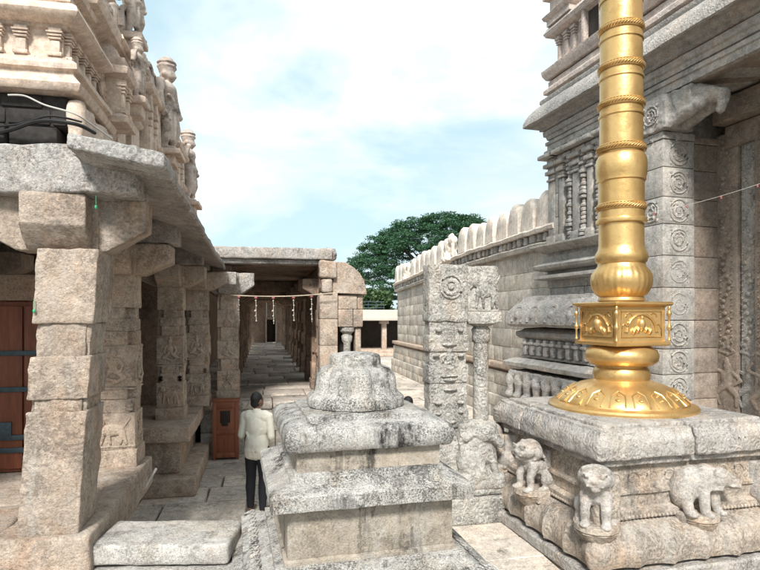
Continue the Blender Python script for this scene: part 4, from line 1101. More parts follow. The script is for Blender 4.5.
def platform():
    x, y = 3.14, 7.40
    c, s = math.cos(FP), math.sin(FP); u = x*c+y*s; v = -x*s+y*c
    T = thing('flagpole_platform', 'square carved granite platform with small seated lions round its sides, under the gold pole', 'platform', FP, u, v)
    h = 1.13
    def ring(prof, name, mat, amp=.01, step=.06, corner=.02, hx=h, hy=h):
        mb = MB(); mb.rlathe(u, v, hx, hy, prof, step=step, amp=amp, freq=4, corner=corner); return mb.build(name, M[mat], T) if name else mb
    ring([(.24,0),(.26,.02),(.26,.13),(.24,.15),(.05,.155)], 'foot_ledge', 'plat_slab', .006)
    # swelling lotus base with broad lobes
    mb = MB(); rows = []
    base = [(.10,.15),(.20,.20),(.235,.30),(.22,.42),(.15,.52),(.04,.58),(-.02,.60)]
    mb.rlathe(u, v, h, h, base, step=.035, amp=.012, freq=4, corner=.06)
    for q in mb.bm.verts:
        d = q.co-Vector((u,v,0))
        if .16 < q.co.z < .57:
            t = d.x if abs(d.y) > abs(d.x) else d.y
            k = abs(math.sin(t*math.pi/.42)); b = (1-(1-k)**2)*.05-.05
            if abs(d.y) > abs(d.x): q.co.y += math.copysign(b, d.y)
            else: q.co.x += math.copysign(b, d.x)
    mb.build('lotus_base', M['plat'], T)
    body = ring([(-.05,.60),(.0,.605),(.02,.64),(.02,.70),(-.02,.72),(-.04,.73),(-.04,.86),(-.01,.87),(-.01,.90),(-.05,.92),(-.06,1.18),(-.3,1.19)], None, 'plat', .008, .05)
    # scalloped beading
    mb = body
    for i in range(46):
        t = -h+.05+i*(2*h-.1)/45
        for (px, py) in ((t,-h-.015),(-h-.015,t),(h+.015,t)): mb.ball((u+px, v+py, .635), .024, 1)
    for (du, dv) in ((-h,-h),(h,-h),(-h,h),(0,-h),(-h,0),(h,0)):
        mb.box(u+du-.19, u+du+.19, v+dv-.10 if dv else v-.19, v+dv+.10 if dv else v+.19, .50, .66, r=.03, step=.05, amp=.01) if du == 0 or dv == 0 else mb.box(u+du-.15, u+du+.15, v+dv-.15, v+dv+.15, .46, 1.10, r=.04, step=.05, amp=.01)
    # scratched vine pattern on the body panels
    for i in range(9):
        t = -h+.2+i*.235
        for f in (0,1):
            pts = []
            for k in range(10):
                a = k*.6; r = .085*(1-k*.07); A = t+r*math.cos(a); Z = 1.03+r*math.sin(a)
                pts.append((u+A, v-h+.055, Z) if f == 0 else (u-h+.055, v+A, Z))
            mb.tube(pts, .010, 5)
    mb.build('body', M['plat'], T)
    # thick top slab in four broken pieces
    zt0, zt1 = 1.20, 1.60
    H = h+.10
    def slab(x0, x1, y0, y1, lab=None, dz=0):
        mb = MB()
        def wp(q):
            # chamfered upper edge on the outside only
            X = q.x-u; Y = q.y-v; e = max(abs(X), abs(Y)); H = h+.10
            if q.z > 1.45 and e > H-.07:
                f = (e-(H-.07))/.07*(q.z-1.45)/.15*.09
                return (q.x-(math.copysign(f, X) if abs(X) >= H-.07 else 0), q.y-(math.copysign(f, Y) if abs(Y) >= H-.07 else 0), q.z-.02*f/.09+dz)
            return (q.x, q.y, q.z+dz)
        mb.box(u+x0, u+x1, v+y0, v+y1, zt0+.07, zt1-.02, r=.03, step=.05, amp=.016, freq=4, warp=wp)
        e = .07
        xx0 = x0+(e if x0 < -1 else 0); xx1 = x1-(e if x1 > 1 else 0); yy0 = y0+(e if y0 < -1 else 0); yy1 = y1-(e if y1 > 1 else 0)
        mb.box(u+xx0, u+xx1, v+yy0, v+yy1, zt0-.01, zt0+.075, r=.02, step=.08, amp=.008)
        # raised inner moulding
        e = .17; xx0 = x0+(e if x0 < -1 else 0); xx1 = x1-(e if x1 > 1 else 0); yy0 = y0+(e if y0 < -1 else 0); yy1 = y1-(e if y1 > 1 else 0)
        mb.box(u+xx0, u+xx1, v+yy0, v+yy1, zt1-.04, zt1+.015, r=.015, step=.08, amp=.006)
        if y0 < -1 and x0 > 0:
            rnd = random.Random(12)
            for i in range(28):
                t = -H+.15+i*.082
                if not (x0+.05 < t < x1-.08): continue
                z = 1.40; yy = v-H+.004; k = rnd.random()
                if .25 < t < .55: mb.tube([(u+t+.05*math.cos(a), yy, z+.05*math.sin(a)) for a in [j*.6 for j in range(8)]], .012, 5)
                else:
                    mb.tube([(u+t, yy, z-.035), (u+t+.01, yy, z+.04), (u+t+.035, yy, z+.03*k)], .009, 5)
                    mb.tube([(u+t+.04, yy, z-.03), (u+t+.045, yy, z+.035)], .008, 5)
        o = mb.build('top_slab', M['plat_slab'], T)
        if lab: o['label'] = lab
    H = h+.10
    slab(-H, -.93, .45, H, 'short broken corner piece of the top slab')
    slab(-H, -.01, -H, .43, 'left front piece of the top slab'); slab(.02, H, -H, .43, 'right front piece of the top slab'); slab(-.91, H, .45, H, 'rear piece of the top slab', -.005)
    # lions on lotus corbels
    lm = sculpt(lion_parts(), .011, 1, amp=.005, name='lion', mat=M['lion'])
    bp = [('e',(-.04,.03,.32),(.20,.13,.17)),('e',(-.14,.03,.24),(.13,.12,.19)),('e',(.06,-.03,.36),(.14,.12,.15)),('e',(.15,-.11,.38),(.115,.10,.105)),
          ('c',(.20,-.14,.36),.078,(.29,-.16,.32),.058),('e',(.31,-.165,.335),(.03,.03,.022)),('e',(.09,-.16,.43),(.035,.035,.05)),('c',(.17,-.19,.42),.014,(.24,-.205,.40),.012),
          ('c',(.20,-.215,.315),.010,(.32,-.21,.29),.010),('c',(.0,-.08,.30),.062,(-.01,-.12,.05),.05),('e',(-.01,-.15,.03),(.055,.075,.035)),
          ('c',(.12,-.05,.28),.058,(.15,-.09,.05),.046),('e',(.16,-.12,.03),(.052,.07,.035)),('c',(-.16,-.02,.2),.07,(-.15,-.07,.05),.05),('e',(-.14,-.10,.03),(.05,.07,.035)),
          ('b',(-.20,.20,.06,.26,.0,.46))]
    for k in range(6): bp.append(('c',(.03+.012*k,-.135+.01*k,.27+.035*k),.014,(.13,-.185,.28+.012*k),.012))
    bm_ = sculpt(bp, .011, 1, amp=.005, name='beast', mat=M['lion'])
    mb = MB(); prof = [(.02,-.20),(.07,-.19),(.12,-.14),(.16,-.08),(.185,-.05),(.185,-.045),(.205,-.035),(.205,.02)]
    def lb(r, a, z, k): return r*(1+.12*abs(math.sin(a*4))*(1 if 0 < k < 5 else 0))
    mb.lathe(0, 0, prof, 40, amp=.006, lobe=lb); cm = mb.mesh('corbel'); cm.materials.append(M['plat'])
    spots = [(-h-.09, -h-.05, -38, 1.0, 'lion at the front left corner of the platform, looking down'),
             (-h-.12, .06, -80, 1.0, 'lion on the left side of the platform'),
             (.06, -h-.09, 24, 1.0, 'bulky beast with its snout turned aside on the front of the platform'),
             (h+.04, -h-.04, 40, 1.0, 'lion at the front right corner of the platform'),
             (-h-.04, h+.02, -130, 1.0, 'lion at the rear left corner of the platform'),
             (h+.1, .0, 90, 1.0, 'lion on the right side of the platform')]
    for (du, dv, rz, sc, lab) in spots:
        o = put('lion', bm_ if rz == 24 else lm, T, at(T, u+du, v+dv+(.05 if rz == 24 else 0), .62), R(0 if rz == 24 else rz), (1.15,1.1,1.08) if rz == 24 else (1.28,1.12,1.0)); o['label'] = lab
        put('corbel', cm, o, (0, -.01, .005), 0, (.88,.98,1.15))
platform()

# ================================================================== GOLD POLE
def goldpole():
    x, y, d = 3.13, 7.40, 7.40
    K = d/570; Z = lambda py: 2.8+(315-py)*K
    T = thing('temple_flagpole', 'tall golden ringed temple flagpole on a flared base with a square carved box', 'flagpole', FP, x*math.cos(FP)+y*math.sin(FP), -x*math.sin(FP)+y*math.cos(FP), 1.6)
    u, v, _ = ORG[T.name]
    zb = 1.612
    # flared dome base with petals
    prof = [(.90,zb),(.905,zb+.03),(.885,zb+.055),(.84,zb+.065),(.80,zb+.075),(.78,zb+.10),(.72,zb+.17),(.62,zb+.24),(.51,zb+.30),(.42,zb+.33),(.37,zb+.345),(.345,zb+.36),(.31,zb+.38)]
    def lb(r, a, z, k): return r*(1+(.022*abs(math.sin(a*9)) if 5 <= k <= 9 else 0))
    mb = MB(); mb.lathe(u, v, prof, 144, lobe=lb); b = mb.build('base', M['gold'], T)
    mb = MB()
    for i in range(18):    # embossed panels on the flare
        a = i*2*math.pi/18+.17
        e = Vector((math.cos(a), math.sin(a), 0)); t = Vector((-math.sin(a), math.cos(a), 0)); c = Vector((u, v, 0))
        P = lambda r, s, z: c+e*r+t*s+Vector((0,0,z))
        mb.tube([P(.795,-.09,zb+.10),P(.65,-.075,zb+.225),P(.60,0,zb+.265),P(.65,.075,zb+.225),P(.795,.09,zb+.10)], .010, 5)
        mb.ball(P(.72,0,zb+.175), .035, 1, (1,1,.6)); mb.ball(P(.66,.0,zb+.225), .02, 1)
    mb.build('embossing', M['gold'], b)
    r = lambda px: px*K
    prof = [(r(24),Z(385)),(r(24.5),Z(383)),(r(26.5),Z(379)),(r(27),Z(374)),(r(26),Z(369)),(r(24),Z(366.5)),(r(24),Z(365.5)),(r(29),Z(364)),(r(33.5),Z(360)),(r(34.5),Z(355)),(r(33),Z(350)),(r(29),Z(347)),(r(26),Z(345)),(r(22),Z(344.2))]
    mb = MB(); mb.lathe(u, v, prof, 64, lobe=lambda R_, a, z, k: R_*(1+(.008*math.sin(a*30) if 7 <= k <= 11 else 0))); mb.build('cushion_ring', M['gold'], T)
    # square box
    hb = .395; rz = R(2.2)
    zlo, zhi = Z(345), Z(302)
    mb = MB()
    mb.rlathe(u, v, hb, hb, [(-.06,zlo+.002),(.0,zlo+.005),(.012,zlo+.02),(.012,zlo+.045),(-.03,zlo+.06),(-.035,zlo+.075),(-.035,zhi-.075),(-.02,zhi-.06),(.02,zhi-.05),(.035,zhi-.035),(.035,zhi-.015),(.02,zhi-.004),(-.06,zhi)], step=.2, rot=rz, cap=True)
    bx = mb.build('box', M['gold'], T)
    ca, sa = math.cos(rz), math.sin(rz)
    W = lambda a, b, z: (u+a*ca-b*sa, v+a*sa+b*ca, z)
    zm = (zlo+zhi)/2; hh = hb-.035
    mb = MB()
    for (sx, sy) in ((1,0),(-1,0),(0,1),(0,-1)):
        def F(t, o, z): return W(sx*(hh+o)+(t if sx == 0 else 0), sy*(hh+o)+(t if sy == 0 else 0), z)
        mb.tube([F(-.30,.004,zm-.16),F(.30,.004,zm-.16),F(.30,.004,zm+.16),F(-.30,.004,zm+.16)], .010, 5, closed=True)
        mb.tube([F(.22*math.cos(a),.008,zm-.10+.22*math.sin(a)) for a in [i*math.pi/12 for i in range(13)]], .014, 6)
        for k in range(-2,3): mb.ball(F(k*.06,.0,zm-.09+.02*(2-abs(k))), .038, 1, (1,1,1.3))
        mb.ball(F(0,.0,zm+.0), .055, 2, (1,1,1.4)); mb.ball(F(0,.005,zm+.08), .03, 1)
        for s in (-1,1):
            mb.tube([F(s*(.18+.05*math.cos(a)),.005,zm+.09+.05*math.sin(a)) for a in [i*.7 for i in range(8)]], .009, 5)
            mb.tube([F(s*(.25+.04*math.cos(a)),.005,zm-.05+.05*math.sin(a)) for a in [i*.7 for i in range(8)]], .009, 5)
        mb.box(0,.001,0,.001,zm,zm+.001) if False else None
    mb.build('box_relief', M['gold'], bx)
    for (sx, sy) in ((1,1),(1,-1),(-1,1),(-1,-1)):
        mb = MB(); cx_, cy_, _z = W(sx*(hb-.002), sy*(hb-.002), 0)
        L = zhi-zlo-.12; z0 = zlo+.06
        mb.lathe(cx_, cy_, [(.012,z0),(.022,z0+.04*L),(.014,z0+.1*L),(.012,z0+.3*L),(.028,z0+.36*L),(.03,z0+.42*L),(.014,z0+.48*L),(.014,z0+.7*L),(.028,z0+.76*L),(.03,z0+.82*L),(.014,z0+.88*L),(.02,z0+.96*L),(.012,z0+L)], 12)
        mb.build('baluster', M['gold'], bx)
    # bulb and lower shaft
    prof = [(r(19),Z(302)),(r(22),Z(301)),(r(22),Z(299)),(r(20.5),Z(297)),(r(24),Z(294)),(r(27.5),Z(288)),(r(28.8),Z(281)),(r(28),Z(275)),(r(25),Z(270)),(r(22.5),Z(266.5)),(r(22),Z(264))]
    mb = MB(); mb.lathe(u, v, prof, 120, lobe=lambda R_, a, z, k: R_*(1+(.018*abs(math.sin(a*14)) if 4 <= k <= 8 else 0))); mb.build('bulb', M['gold'], T)
    prof = [(r(22),Z(264.2)),(r(24),Z(262)),(r(25),Z(258)),(r(24.3),Z(254)),(r(22),Z(250)),(r(21.4),Z(246)),(r(21.3),Z(225)),(r(23.8),Z(224)),(r(24.2),Z(222)),(r(23.8),Z(220)),(r(22),Z(219)),(r(22),Z(213)),(r(21.6),Z(204)),(r(21.6),Z(183)),(r(23),Z(182)),(r(23),Z(179)),(r(23.8),Z(176)),(r(24.2),Z(168)),(r(23.6),Z(160)),(r(21.8),Z(156.5)),(r(20.6),Z(155))]
    py = 150
    rings = [(208,24.2),(150,24.0),(106,23.0),(69,22.6),(31,22.3),(-8,22),(-48,21.8),(-88,21.5),(-130,21)]
    for i, (cy_, rr) in enumerate(rings[1:]):
        rr0 = 20.4-.2*i
        prof += [(r(rr0),Z(cy_+13)),(r(rr0+1.2),Z(cy_+12)),(r(rr0+1.2),Z(cy_+10)),(r(rr0),Z(cy_+9)),(r(rr0),Z(cy_-20))]
    prof += [(r(18.5),Z(-180)),(r(18),Z(-400)),(r(15),Z(-420))]
    mb = MB(); mb.lathe(u, v, prof, 64); mb.build('shaft', M['gold'], T)
    for cy_, rr in rings:
        mb = MB(); n = 44; rad = r(rr-1.9)
        for i in range(n):   # twisted rope ring: slanting strands
            a0 = 2*math.pi*i/n; pts = []
            for k in range(5):
                t = k/4; a = a0+t*.30; rr_ = rad+.012*math.sin(t*math.pi)
                pts.append((u+rr_*math.cos(a), v+rr_*math.sin(a), Z(cy_)-.026+.052*t))
            mb.tube(pts, .0115, 6)
        mb.lathe(u, v, [(rad-.02,Z(cy_)-.045),(rad+.006,Z(cy_)-.045),(rad+.012,Z(cy_)-.035),(rad+.0,Z(cy_)-.025),(rad+.0,Z(cy_)+.025),(rad+.012,Z(cy_)+.035),(rad+.006,Z(cy_)+.045),(rad-.02,Z(cy_)+.045)], 48)
        mb.build('rope_ring', M['gold'], T)
goldpole()

# ================================================================== OFFERING PEDESTAL (frame FP)
def pedestal():
    x, y = -.20, 4.60
    c, s = math.cos(FP), math.sin(FP); u = x*c+y*s; v = -x*s+y*c
    T = thing('offering_pedestal', 'stepped speckled granite altar topped with a fluted bell-shaped stone, front centre', 'pedestal', FP, u, v)
    def ring(w, prof, name, mat, amp=.006, step=.035, corner=.012):
        mb = MB(); mb.rlathe(u, v, w, w, prof, step=step, amp=amp*.55, freq=7, corner=corner); return mb.build(name, M[mat], T)
    ring(.9, [(.30,0),(.30,.18),(.16,.22),(.20,.30),(.22,.40),(.10,.52),(.02,.55),(.02,.66),(.06,.68),(.06,.72)], 'footing', 'ped')
    ring(.9, [(.03,.725),(.06,.74),(.06,.80),(.02,.84),(-.03,.86),(-.04,.90),(-.02,.91),(-.02,.96),(-.07,.985),(-.12,1.00),(-.20,1.04),(-.22,1.045),(-.22,1.085),(-.27,1.095)], 'carved_base', 'ped')
    # carved scales round the base
    mb = MB(); w = .9
    for i in range(19):
        t = -w+.09+i*(2*w-.18)/18
        for (a, b, sx) in ((t,-w,0),(-w,t,1),(w,t,1),(t,w,0)):
            for (rr, oo, zz) in ((.05,.075,1.015),(.028,.075,1.015)):
                pts = []
                for k in range(9):
                    an = math.pi*k/8
                    A, O = rr*math.cos(an), rr*math.sin(an)*1.3
                    # lie on the sloping shoulder
                    off = -.20+.13-O
                    sgn = -1 if (b < 0 if sx == 0 else a < 0) else 1
                    z = 1.045-(off+.20)*.46+.004
                    if sx == 0: pts.append((u+a+A, v+sgn*(w+off), z))
                    else: pts.append((u+sgn*(w+off), v+b+A, z))
                mb.tube(pts, .008, 5)
    mb.build('scale_carving', M['ped'], T)
    ring(.60, [(.02,1.095),(.02,1.12),(-.005,1.13),(.0,1.14),(.0,1.48),(-.1,1.50)], 'lower_block', 'ped_warm', .006)
    ring(.715, [(-.12,1.475),(-.015,1.482),(.002,1.490),(.004,1.585),(-.004,1.593),(-.02,1.60),(-.135,1.652),(-.137,1.672),(-.145,1.68),(-.165,1.682),(-.167,1.702),(-.22,1.705)], 'lower_slab', 'ped', .008)
    ring(.53, [(.0,1.70),(.0,1.86),(-.1,1.88)], 'upper_block', 'ped_warm', .006)
    ring(.58, [(-.07,1.850),(.008,1.852),(.018,1.862),(.032,1.89),(.036,1.93),(.030,1.975),(.012,2.008),(-.02,2.028),(-.135,2.050),(-.137,2.068),(-.150,2.073),(-.35,2.085)], 'cushion_slab', 'ped', .008, .03, .022)
    # fluted bell
    prof = [(.36,2.078),(.385,2.085),(.392,2.11),(.388,2.155),(.375,2.17),(.352,2.185),(.335,2.21),(.330,2.25),(.325,2.30),(.31,2.345),(.275,2.38),(.225,2.395),(.208,2.405),(.206,2.455),(.196,2.482),(.12,2.50),(.0001,2.505)]
    def lb(r, a, z, k):
        f = 1-abs(math.sin(a*5+.3))
        if k <= 3: return r*(1-.05*(f**2))
        if k <= 10: return r*(1-.15*f**2.2*(1 if 4 < k < 10 else .6))
        return r
    mb = MB(); mb.lathe(u, v, prof, 144, amp=.003, freq=9, lobe=lb, cap=False); mb.build('bell_cap', M['ped'], T)
pedestal()

# ================================================================== CARVED PILLAR WITH COLONETTE
def comp_pillar():
    x, y = .92, 7.78
    fr = R(13); c, s = math.cos(fr), math.sin(fr); u = x*c+y*s; v = -x*s+y*c
    T = thing('carved_pillar', 'grey granite pillar with a round rosette and an attached slender column, between altar and gold pole', 'pillar', fr, u, v)
    X = lambda px: u+((px-437)/570*7.6)-.02
    Z = lambda py: 2.8+(315-py)/570*7.62
    mb = MB(); a, b = X(418), X(461)
    mb.box(a, b, v-.02, v+.26, Z(322), Z(263), r=.03, step=.04, amp=.014, freq=5)
    segs = [(322,336,.02),(336,352,.0),(352,366,.025),(366,384,.0),(384,412,.015),(412,430,.0),(430,446,.03),(446,470,.0)]
    for (p0, p1, ins) in segs: mb.box(a+ins, b-ins, v-.02+ins, v+.26-ins, Z(p1)-.004, Z(p0)+.004, r=.010, step=.05, amp=.01, freq=6)
    sh = mb.build('shaft', M['comp'], T)
    mb = MB(); cx, cz = X(442), Z(286)
    mb.tube([(cx+.155*math.cos(t), v-.03, cz+.155*math.sin(t)) for t in [i*2*math.pi/28 for i in range(28)]], .016, 6, closed=True)
    for k in range(12):
        t = k*math.pi/6; mb.ball((cx+.095*math.cos(t), v-.03, cz+.095*math.sin(t)), .036, 1, (1,.5,1))
    mb.ball((cx, v-.03, cz), .045, 2, (1,.5,1))
    mb.build('rosette', M['comp'], sh)
    mb = MB()
    for (px, py, w, h) in ((428,330,.10,.07),(452,330,.09,.07),(440,345,.22,.05),(426,356,.10,.05),(453,356,.10,.05),(440,377,.26,.04),(440,381,.18,.05),(441,391,.20,.035),(428,404,.12,.05),(452,404,.1,.05),(427,415,.12,.05),(452,414,.11,.05),(440,424,.2,.05)):
        mb.ball((X(px), v-.03, Z(py)), .5, 2, (w, .07, h), amp=.01, freq=9)
    add_relief(mb, 'seated', (X(440), v-.02, Z(372)), .30, 0, .4)
    mb.build('panel_carving', M['comp'], sh)
    # bracket with the crouching animal, upheld by the slender column
    x0, x1 = X(461), X(497)
    mb = MB(); mb.box(x0-.02, x1, v+.02, v+.24, Z(312), Z(264), r=.04, step=.04, amp=.02, freq=5)
    mb.box(x0-.01, x1+.01, v-.03, v+.26, Z(323), Z(311.5), r=.02, step=.05, amp=.008)
    br = mb.build('bracket_block', M['comp'], T)
    mb = MB(); add_relief(mb, 'animal', ((x0+x1)/2+.03, v+.01, Z(309)), .55, 0, .55, .75)
    for k in range(7): mb.tube([((x0+x1)/2-.05+.02*k+.12*math.cos(t), v+.0, Z(292)+.12*math.sin(t)+.01*k) for t in [j*.35 for j in range(6)]], .012, 5)
    mb.build('animal_carving', M['comp'], br)
    cx = (X(469)+X(485))/2; cy = v+.06
    mb = MB(); mb.lathe(cx, cy, [(.11,Z(470)),(.108,Z(352)),(.102,Z(344)),(.125,Z(342)),(.13,Z(338)),(.12,Z(334)),(.135,Z(330)),(.10,Z(327)),(.17,Z(325)),(.22,Z(323.5)),(.22,Z(322.6))], 16, amp=.005)
    mb.build('slender_column', M['comp'], T)
    # yali seated below the column
    yx = (X(449)+X(492))/2; bz = .42
    pp = [('e',(yx,v+.0,.95),(.26,.18,.26)),('e',(yx+.1,v-.08,1.18),(.17,.15,.15)),('c',(yx+.18,v-.15,1.15),.08,(yx+.28,v-.17,1.05),.06),('e',(yx-.12,v-.06,.82),(.2,.16,.22)),
          ('c',(yx+.12,v-.12,.95),.07,(yx+.22,v-.16,.68),.05),('c',(yx-.05,v-.14,.9),.07,(yx+.02,v-.2,.66),.055),('c',(yx-.2,v-.1,.75),.08,(yx-.08,v-.2,.60),.06),
          ('e',(yx+.05,v+.02,1.28),(.2,.14,.08)),('b',(yx-.36,yx+.34,v-.22,v+.26,.44,.64)),('c',(yx-.22,v-.1,1.12),.05,(yx-.02,v-.14,1.25),.04),('b',(yx-.28,yx+.26,v-.1,v+.24,.6,1.32))]
    off = ORG[T.name]
    me = sculpt(pp, .02, 1, amp=.018, name='yali', mat=M['comp'], xf=lambda q: (q.x-off[0], q.y-off[1], q.z-off[2])); put('crouching_beast', me, T)
    mb = MB(); mb.box(X(405), X(494), v-.26, v+.34, 0, .36, r=.03, step=.06, amp=.012); mb.box(X(410), X(496), v-.22, v+.30, .365, .46, r=.04, step=.06, amp=.01)
    mb.box(X(418), X(450), v-.05, v+.26, .45, Z(469), r=.02, step=.08, amp=.01)
    mb.build('base_block', M['comp'], T)
comp_pillar()

# ================================================================== LOOSE STONES, BOX, STICK
def loose():
    T = thing('stone_slab', 'pale speckled stone slab lying between the left plinth and the altar, the upper of two', 'stone slab', R(2), 0, 0)
    bpy.data.objects.remove(T)
    def slab(name, lab, x0, x1, y0, y1, z0, z1, mat, rot=0, amp=.014):
        mb = MB(); cx, cy = (x0+x1)/2, (y0+y1)/2
        mb.box(x0-cx, x1-cx, y0-cy, y1-cy, 0, z1-z0, r=.035, step=.04, amp=amp, freq=4)
        me = mb.mesh(name); me.materials.append(M[mat]); o = bpy.data.objects.new(name, me); C.objects.link(o)
        o.location = (cx, cy, z0); o.rotation_euler = (0,0,R(rot)); tagp(o, lab, 'stone slab')
    slab('stone_slab', 'pale speckled slab spanning from the left plinth to the altar, uppermost of the pile', -2.36, -1.23, 4.58, 5.16, .78, .95, 'loose', 1.5, .008)
    slab('stone_slab', 'rough slab just below the pale speckled one, at the bottom edge of the photo', -2.34, -1.12, 4.32, 5.2, .40, .765, 'loose', 0)
    slab('stone_slab', 'lowest block of the pile beside the altar', -2.34, -1.15, 4.2, 5.22, 0, .395, 'ped', 0)
    # wooden box against the step
    T = thing('wooden_cabinet', 'narrow red-brown wooden cabinet with a dark opening, leaning against the corridor step', 'cabinet', FA, -.66, 11.55)
    mb = MB(); a, b = -.93, -.44; y0, y1 = 11.36, 11.60; H = 1.12
    mb.box(a, b, y0+.02, y1, .05, H, r=.01); bd = mb.build('body', M['wood2'], T)
    mb = MB(); mb.box(a-.02, b+.02, y0-.005, y1+.01, H+.001, H+.05, r=.01); mb.build('top', M['wood2'], T)
    mb = MB(); 
    for (x0, x1, z0, z1) in ((a,a+.07,.05,H),(b-.07,b,.05,H),(a+.071,b-.071,.05,.14),(a+.071,b-.071,.5,.58),(a+.071,b-.071,H-.12,H)): mb.box(x0, x1, y0, y0+.019, z0, z1, r=.004)
    mb.build('frame', M['wood2'], T)
    mb = MB(); mb.box(a+.14, b-.16, y0+.008, y0+.03, .72, .95, r=.005); mb.box(a+.17,b-.2,y0+.006,y0+.03,.66,.74,r=.005); mb.build('opening', M['wooddark'], T)  # near-black blocks, the shade inside the cabinet painted as colour
    for x in (a+.03, b-.03):
        mb = MB(); mb.box(x-.03, x+.03, y0+.02, y0+.08, 0, .05, r=.005); mb.build('leg', M['wood2'], T)
    # pale stick
    mb = MB(); P = [Vector((-1.42,6.2,.55)),Vector((-1.37,6.9,.72)),Vector((-1.28,7.45,.9))]
    mb.tube([P[0]-P[0],P[1]-P[0],P[2]-P[0]], .016, 8); me = mb.mesh('pipe'); me.materials.append(M['whitec'])
    o = bpy.data.objects.new('pipe', me); C.objects.link(o); x, y = world(FA, P[0].x, P[0].y); o.location = (x, y, P[0].z); o.rotation_euler = (0,0,FA)
    tagp(o, 'thin pale pipe slanting along the side of the left plinth', 'pipe')
    # fallen stub under the plinth corner
    mb = MB(); mb.box(-1.78,-1.40,7.0,7.4,0,.69,r=.02,step=.1,amp=.01)
    # small green bulbs on the pillars
    for i, (px, py, d, lab) in enumerate(((112,259,5.0,'tiny green bulb hanging below the bracket of the nearest pillar'),(34,311,4.45,'tiny green bulb hanging left of the nearest pillar'),(96,207,4.40,'tiny green bulb at the top of the nearest bracket'))):
        mb = MB(); mb.ball((0,0,0), .010, 2, (1,1,1.7)); mb.tube([(0,0,.02),(0,0,.09)], .003, 5)
        me = mb.mesh('fairy_light'); me.materials.append(M['green']); o = bpy.data.objects.new('fairy_light', me); C.objects.link(o)
        o.location = ((px-380)/570*d, d, 2.8+(315-py)/570*d); tagp(o, lab, 'light bulb', 'small green bulbs round the nearest pillar')
    # string with paper flags across the gateway
    T = thing('bunting_string', 'thin string with tiny coloured scraps stretched across the gateway door', 'bunting', 0, 3.9, 8.0, 4.2)
    A, B = Vector((3.3,8.9,4.25)), Vector((5.9,7.6,4.85)); mb = MB(); P = []
    for i in range(21):
        t = i/20; p = A.lerp(B, t); p.z -= .12*math.sin(math.pi*t); P.append(p)
    mb.tube(P, .003, 5); mb.build('string', M['whitec'], T)
    for i in range(6, 20, 3):
        mb = MB(); p = P[i]; mb.box(p.x-.012, p.x+.012, p.y-.003, p.y+.003, p.z-.04, p.z-.002, r=.002); mb.build('scrap', M[['pinkp','whitef','green'][i % 3]], T)
loose()

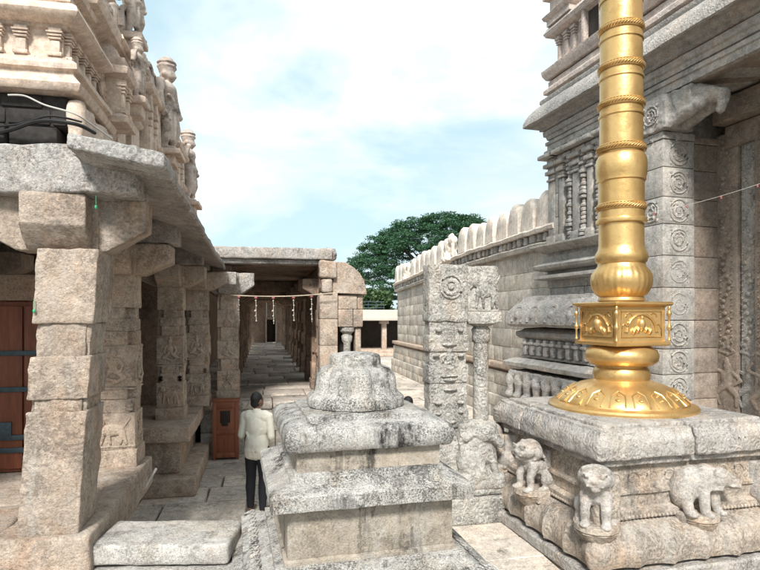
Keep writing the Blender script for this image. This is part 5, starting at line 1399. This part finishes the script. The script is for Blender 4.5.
# ================================================================== PEOPLE
def person(name_lab, x, y, rz, shirt, height=1.70, head_turn=0):
    T = thing('person', name_lab, 'person', rz, x*math.cos(rz)+y*math.sin(rz), -x*math.sin(rz)+y*math.cos(rz))
    ORG[T.name] = (0,0,0)      # parts below are in local coordinates, facing -y, 1.70 m tall
    k = height/1.70
    T.scale = (k, k, k)
    ht = Matrix.Rotation(head_turn, 3, 'Z')
    def h(x, y, z): q = ht @ Vector((x, y, 0)); return (q.x, q.y-.01, z)
    head = [('e',h(0,0,1.60),(.075,.092,.105)),('e',h(0,-.045,1.55),(.055,.05,.06)),('c',h(0,-.093,1.595),.012,h(0,-.105,1.573),.016),
            ('e',h(-.078,.005,1.585),(.012,.02,.032)),('e',h(.078,.005,1.585),(.012,.02,.032)),('e',h(0,-.088,1.535),(.024,.012,.01)),
            ('e',h(-.03,-.084,1.61),(.014,.008,.009)),('e',h(.03,-.084,1.61),(.014,.008,.009)),('c',(0,.01,1.40),.056,(0,0,1.52),.052)]
    def arm(s, el, wr):
        sh = (s*.185, .01, 1.375)
        p = [('c',sh,.052,el,.040),('c',el,.040,wr,.026)]
        wv = Vector(wr); d = (wv-Vector(el)).normalized(); side = d.cross(Vector((0,0,1))).normalized() if abs(d.z) < .9 else Vector((1,0,0))
        up = side.cross(d)
        p.append(('c',tuple(wv+d*.02),.026,tuple(wv+d*.07),.030)); p.append(('c',tuple(wv+d*.03+up*.015),.022,tuple(wv+d*.08+up*.02),.02)); p.append(('c',tuple(wv+d*.03-up*.015),.022,tuple(wv+d*.08-up*.02),.02))
        for i, L in enumerate((.070,.078,.072,.056)):
            b = wv+d*.085+up*(.030-.020*i); m_ = b+d*L*.5; e = m_+d*L*.4+side*(-s)*.018
            p += [('c',tuple(b),.009,tuple(m_),.0085),('c',tuple(m_),.0085,tuple(e),.0075)]
        b = wv+d*.04+up*.032; p += [('c',tuple(b),.011,tuple(b+d*.035+up*.022),.0095),('c',tuple(b+d*.035+up*.022),.0095,tuple(b+d*.062+up*.026),.008)]
        return p
    aL = arm(-1, (-.225,.03,1.10), (-.15,-.18,1.06)); aR = arm(1, (.225,.02,1.10), (.14,-.19,1.08))
    torso = [('c',(-.11,0,1.37),.078,(.11,0,1.37),.078),('e',(0,0,1.24),(.165,.105,.19)),('e',(0,-.005,1.05),(.145,.10,.15)),('e',(0,.01,.93),(.16,.115,.12))]
    def leg(s, fy): return [('c',(s*.085,.0,.90),.088,(s*.10,fy*.5-.01,.50),.058),('c',(s*.10,fy*.5-.01,.50),.058,(s*.10,fy*.5+.01,.36),.056),('c',(s*.10,fy*.5+.01,.36),.056,(s*.10,fy+.02,.08),.036),('c',(s*.10,fy+.03,.045),.038,(s*.115,fy-.13,.03),.028),('e',(s*.118,fy-.15,.028),(.04,.055,.022))]
    legs = leg(-1,.02)+leg(1,-.03)
    me = sculpt(head+torso+legs+aL+aR, .0085, 2, name='body', mat=M['skin']); put('body', me, T)
    # shirt
    def fat(ps, g, lo=-9): return [(p[0], p[1], (p[2]+g if p[0] == 'c' else tuple(r+g for r in p[2])), *( (p[3], p[4]+g) if p[0] == 'c' else ())) for p in ps]
    sl = lambda s, el: [('c',(s*.185,.01,1.375),.064,((s*.185+el[0])/2,(.01+el[1])/2,(1.375+el[2])/2),.058),('c',((s*.185+el[0])/2,(.01+el[1])/2,(1.375+el[2])/2),.058,el,.054)]
    sh = fat(torso[:3], .016)+[('e',(0,.008,.99),(.176,.132,.20)),('c',(-.06,.01,.90),.125,(.06,.01,.90),.125),('c',(-.07,.01,.85),.115,(.07,.01,.85),.115),('c',(0,.012,1.44),.064,(0,.005,1.455),.060)]+sl(-1,(-.225,.03,1.10))+sl(1,(.225,.02,1.10))
    sh += [('c',(-.1,.09,1.2),.02,(.05,.115,1.0),.02),('c',(.12,.085,1.15),.018,(.02,.12,.9),.018)]
    me = sculpt(sh, .010, 2, amp=.005, name='shirt', mat=M[shirt]); put('shirt', me, T)
    tr = fat([p for p in legs if p[0] == 'c' and p[1][2] > .06], .016)+[('e',(0,.01,.90),(.165,.120,.11))]
    me = sculpt(tr, .012, 2, amp=.003, name='trousers', mat=M['trouser']); put('trousers', me, T)
    hr = [('e',h(0,.018,1.625),(.083,.092,.098)),('e',h(0,.04,1.56),(.068,.060,.07))]
    me = sculpt(hr, .009, 1, amp=.004, name='hair', mat=M['hair']); put('hair', me, T)
    fs = [('c',(s*.102,fy+.05,.035),.046,(s*.118,fy-.15,.030),.040) for s, fy in ((-1,.02),(1,-.03))]
    return T
d = 8.1
person('man in an untucked cream shirt and dark trousers standing with his back to the camera', (257-380)/570*d, d, R(170), 'shirt', 1.69, R(-25))
person('second person hidden behind the stone altar, only the dark hair showing', (408-380)/570*8.6, 8.6, R(200), 'darkcloth', 1.56)
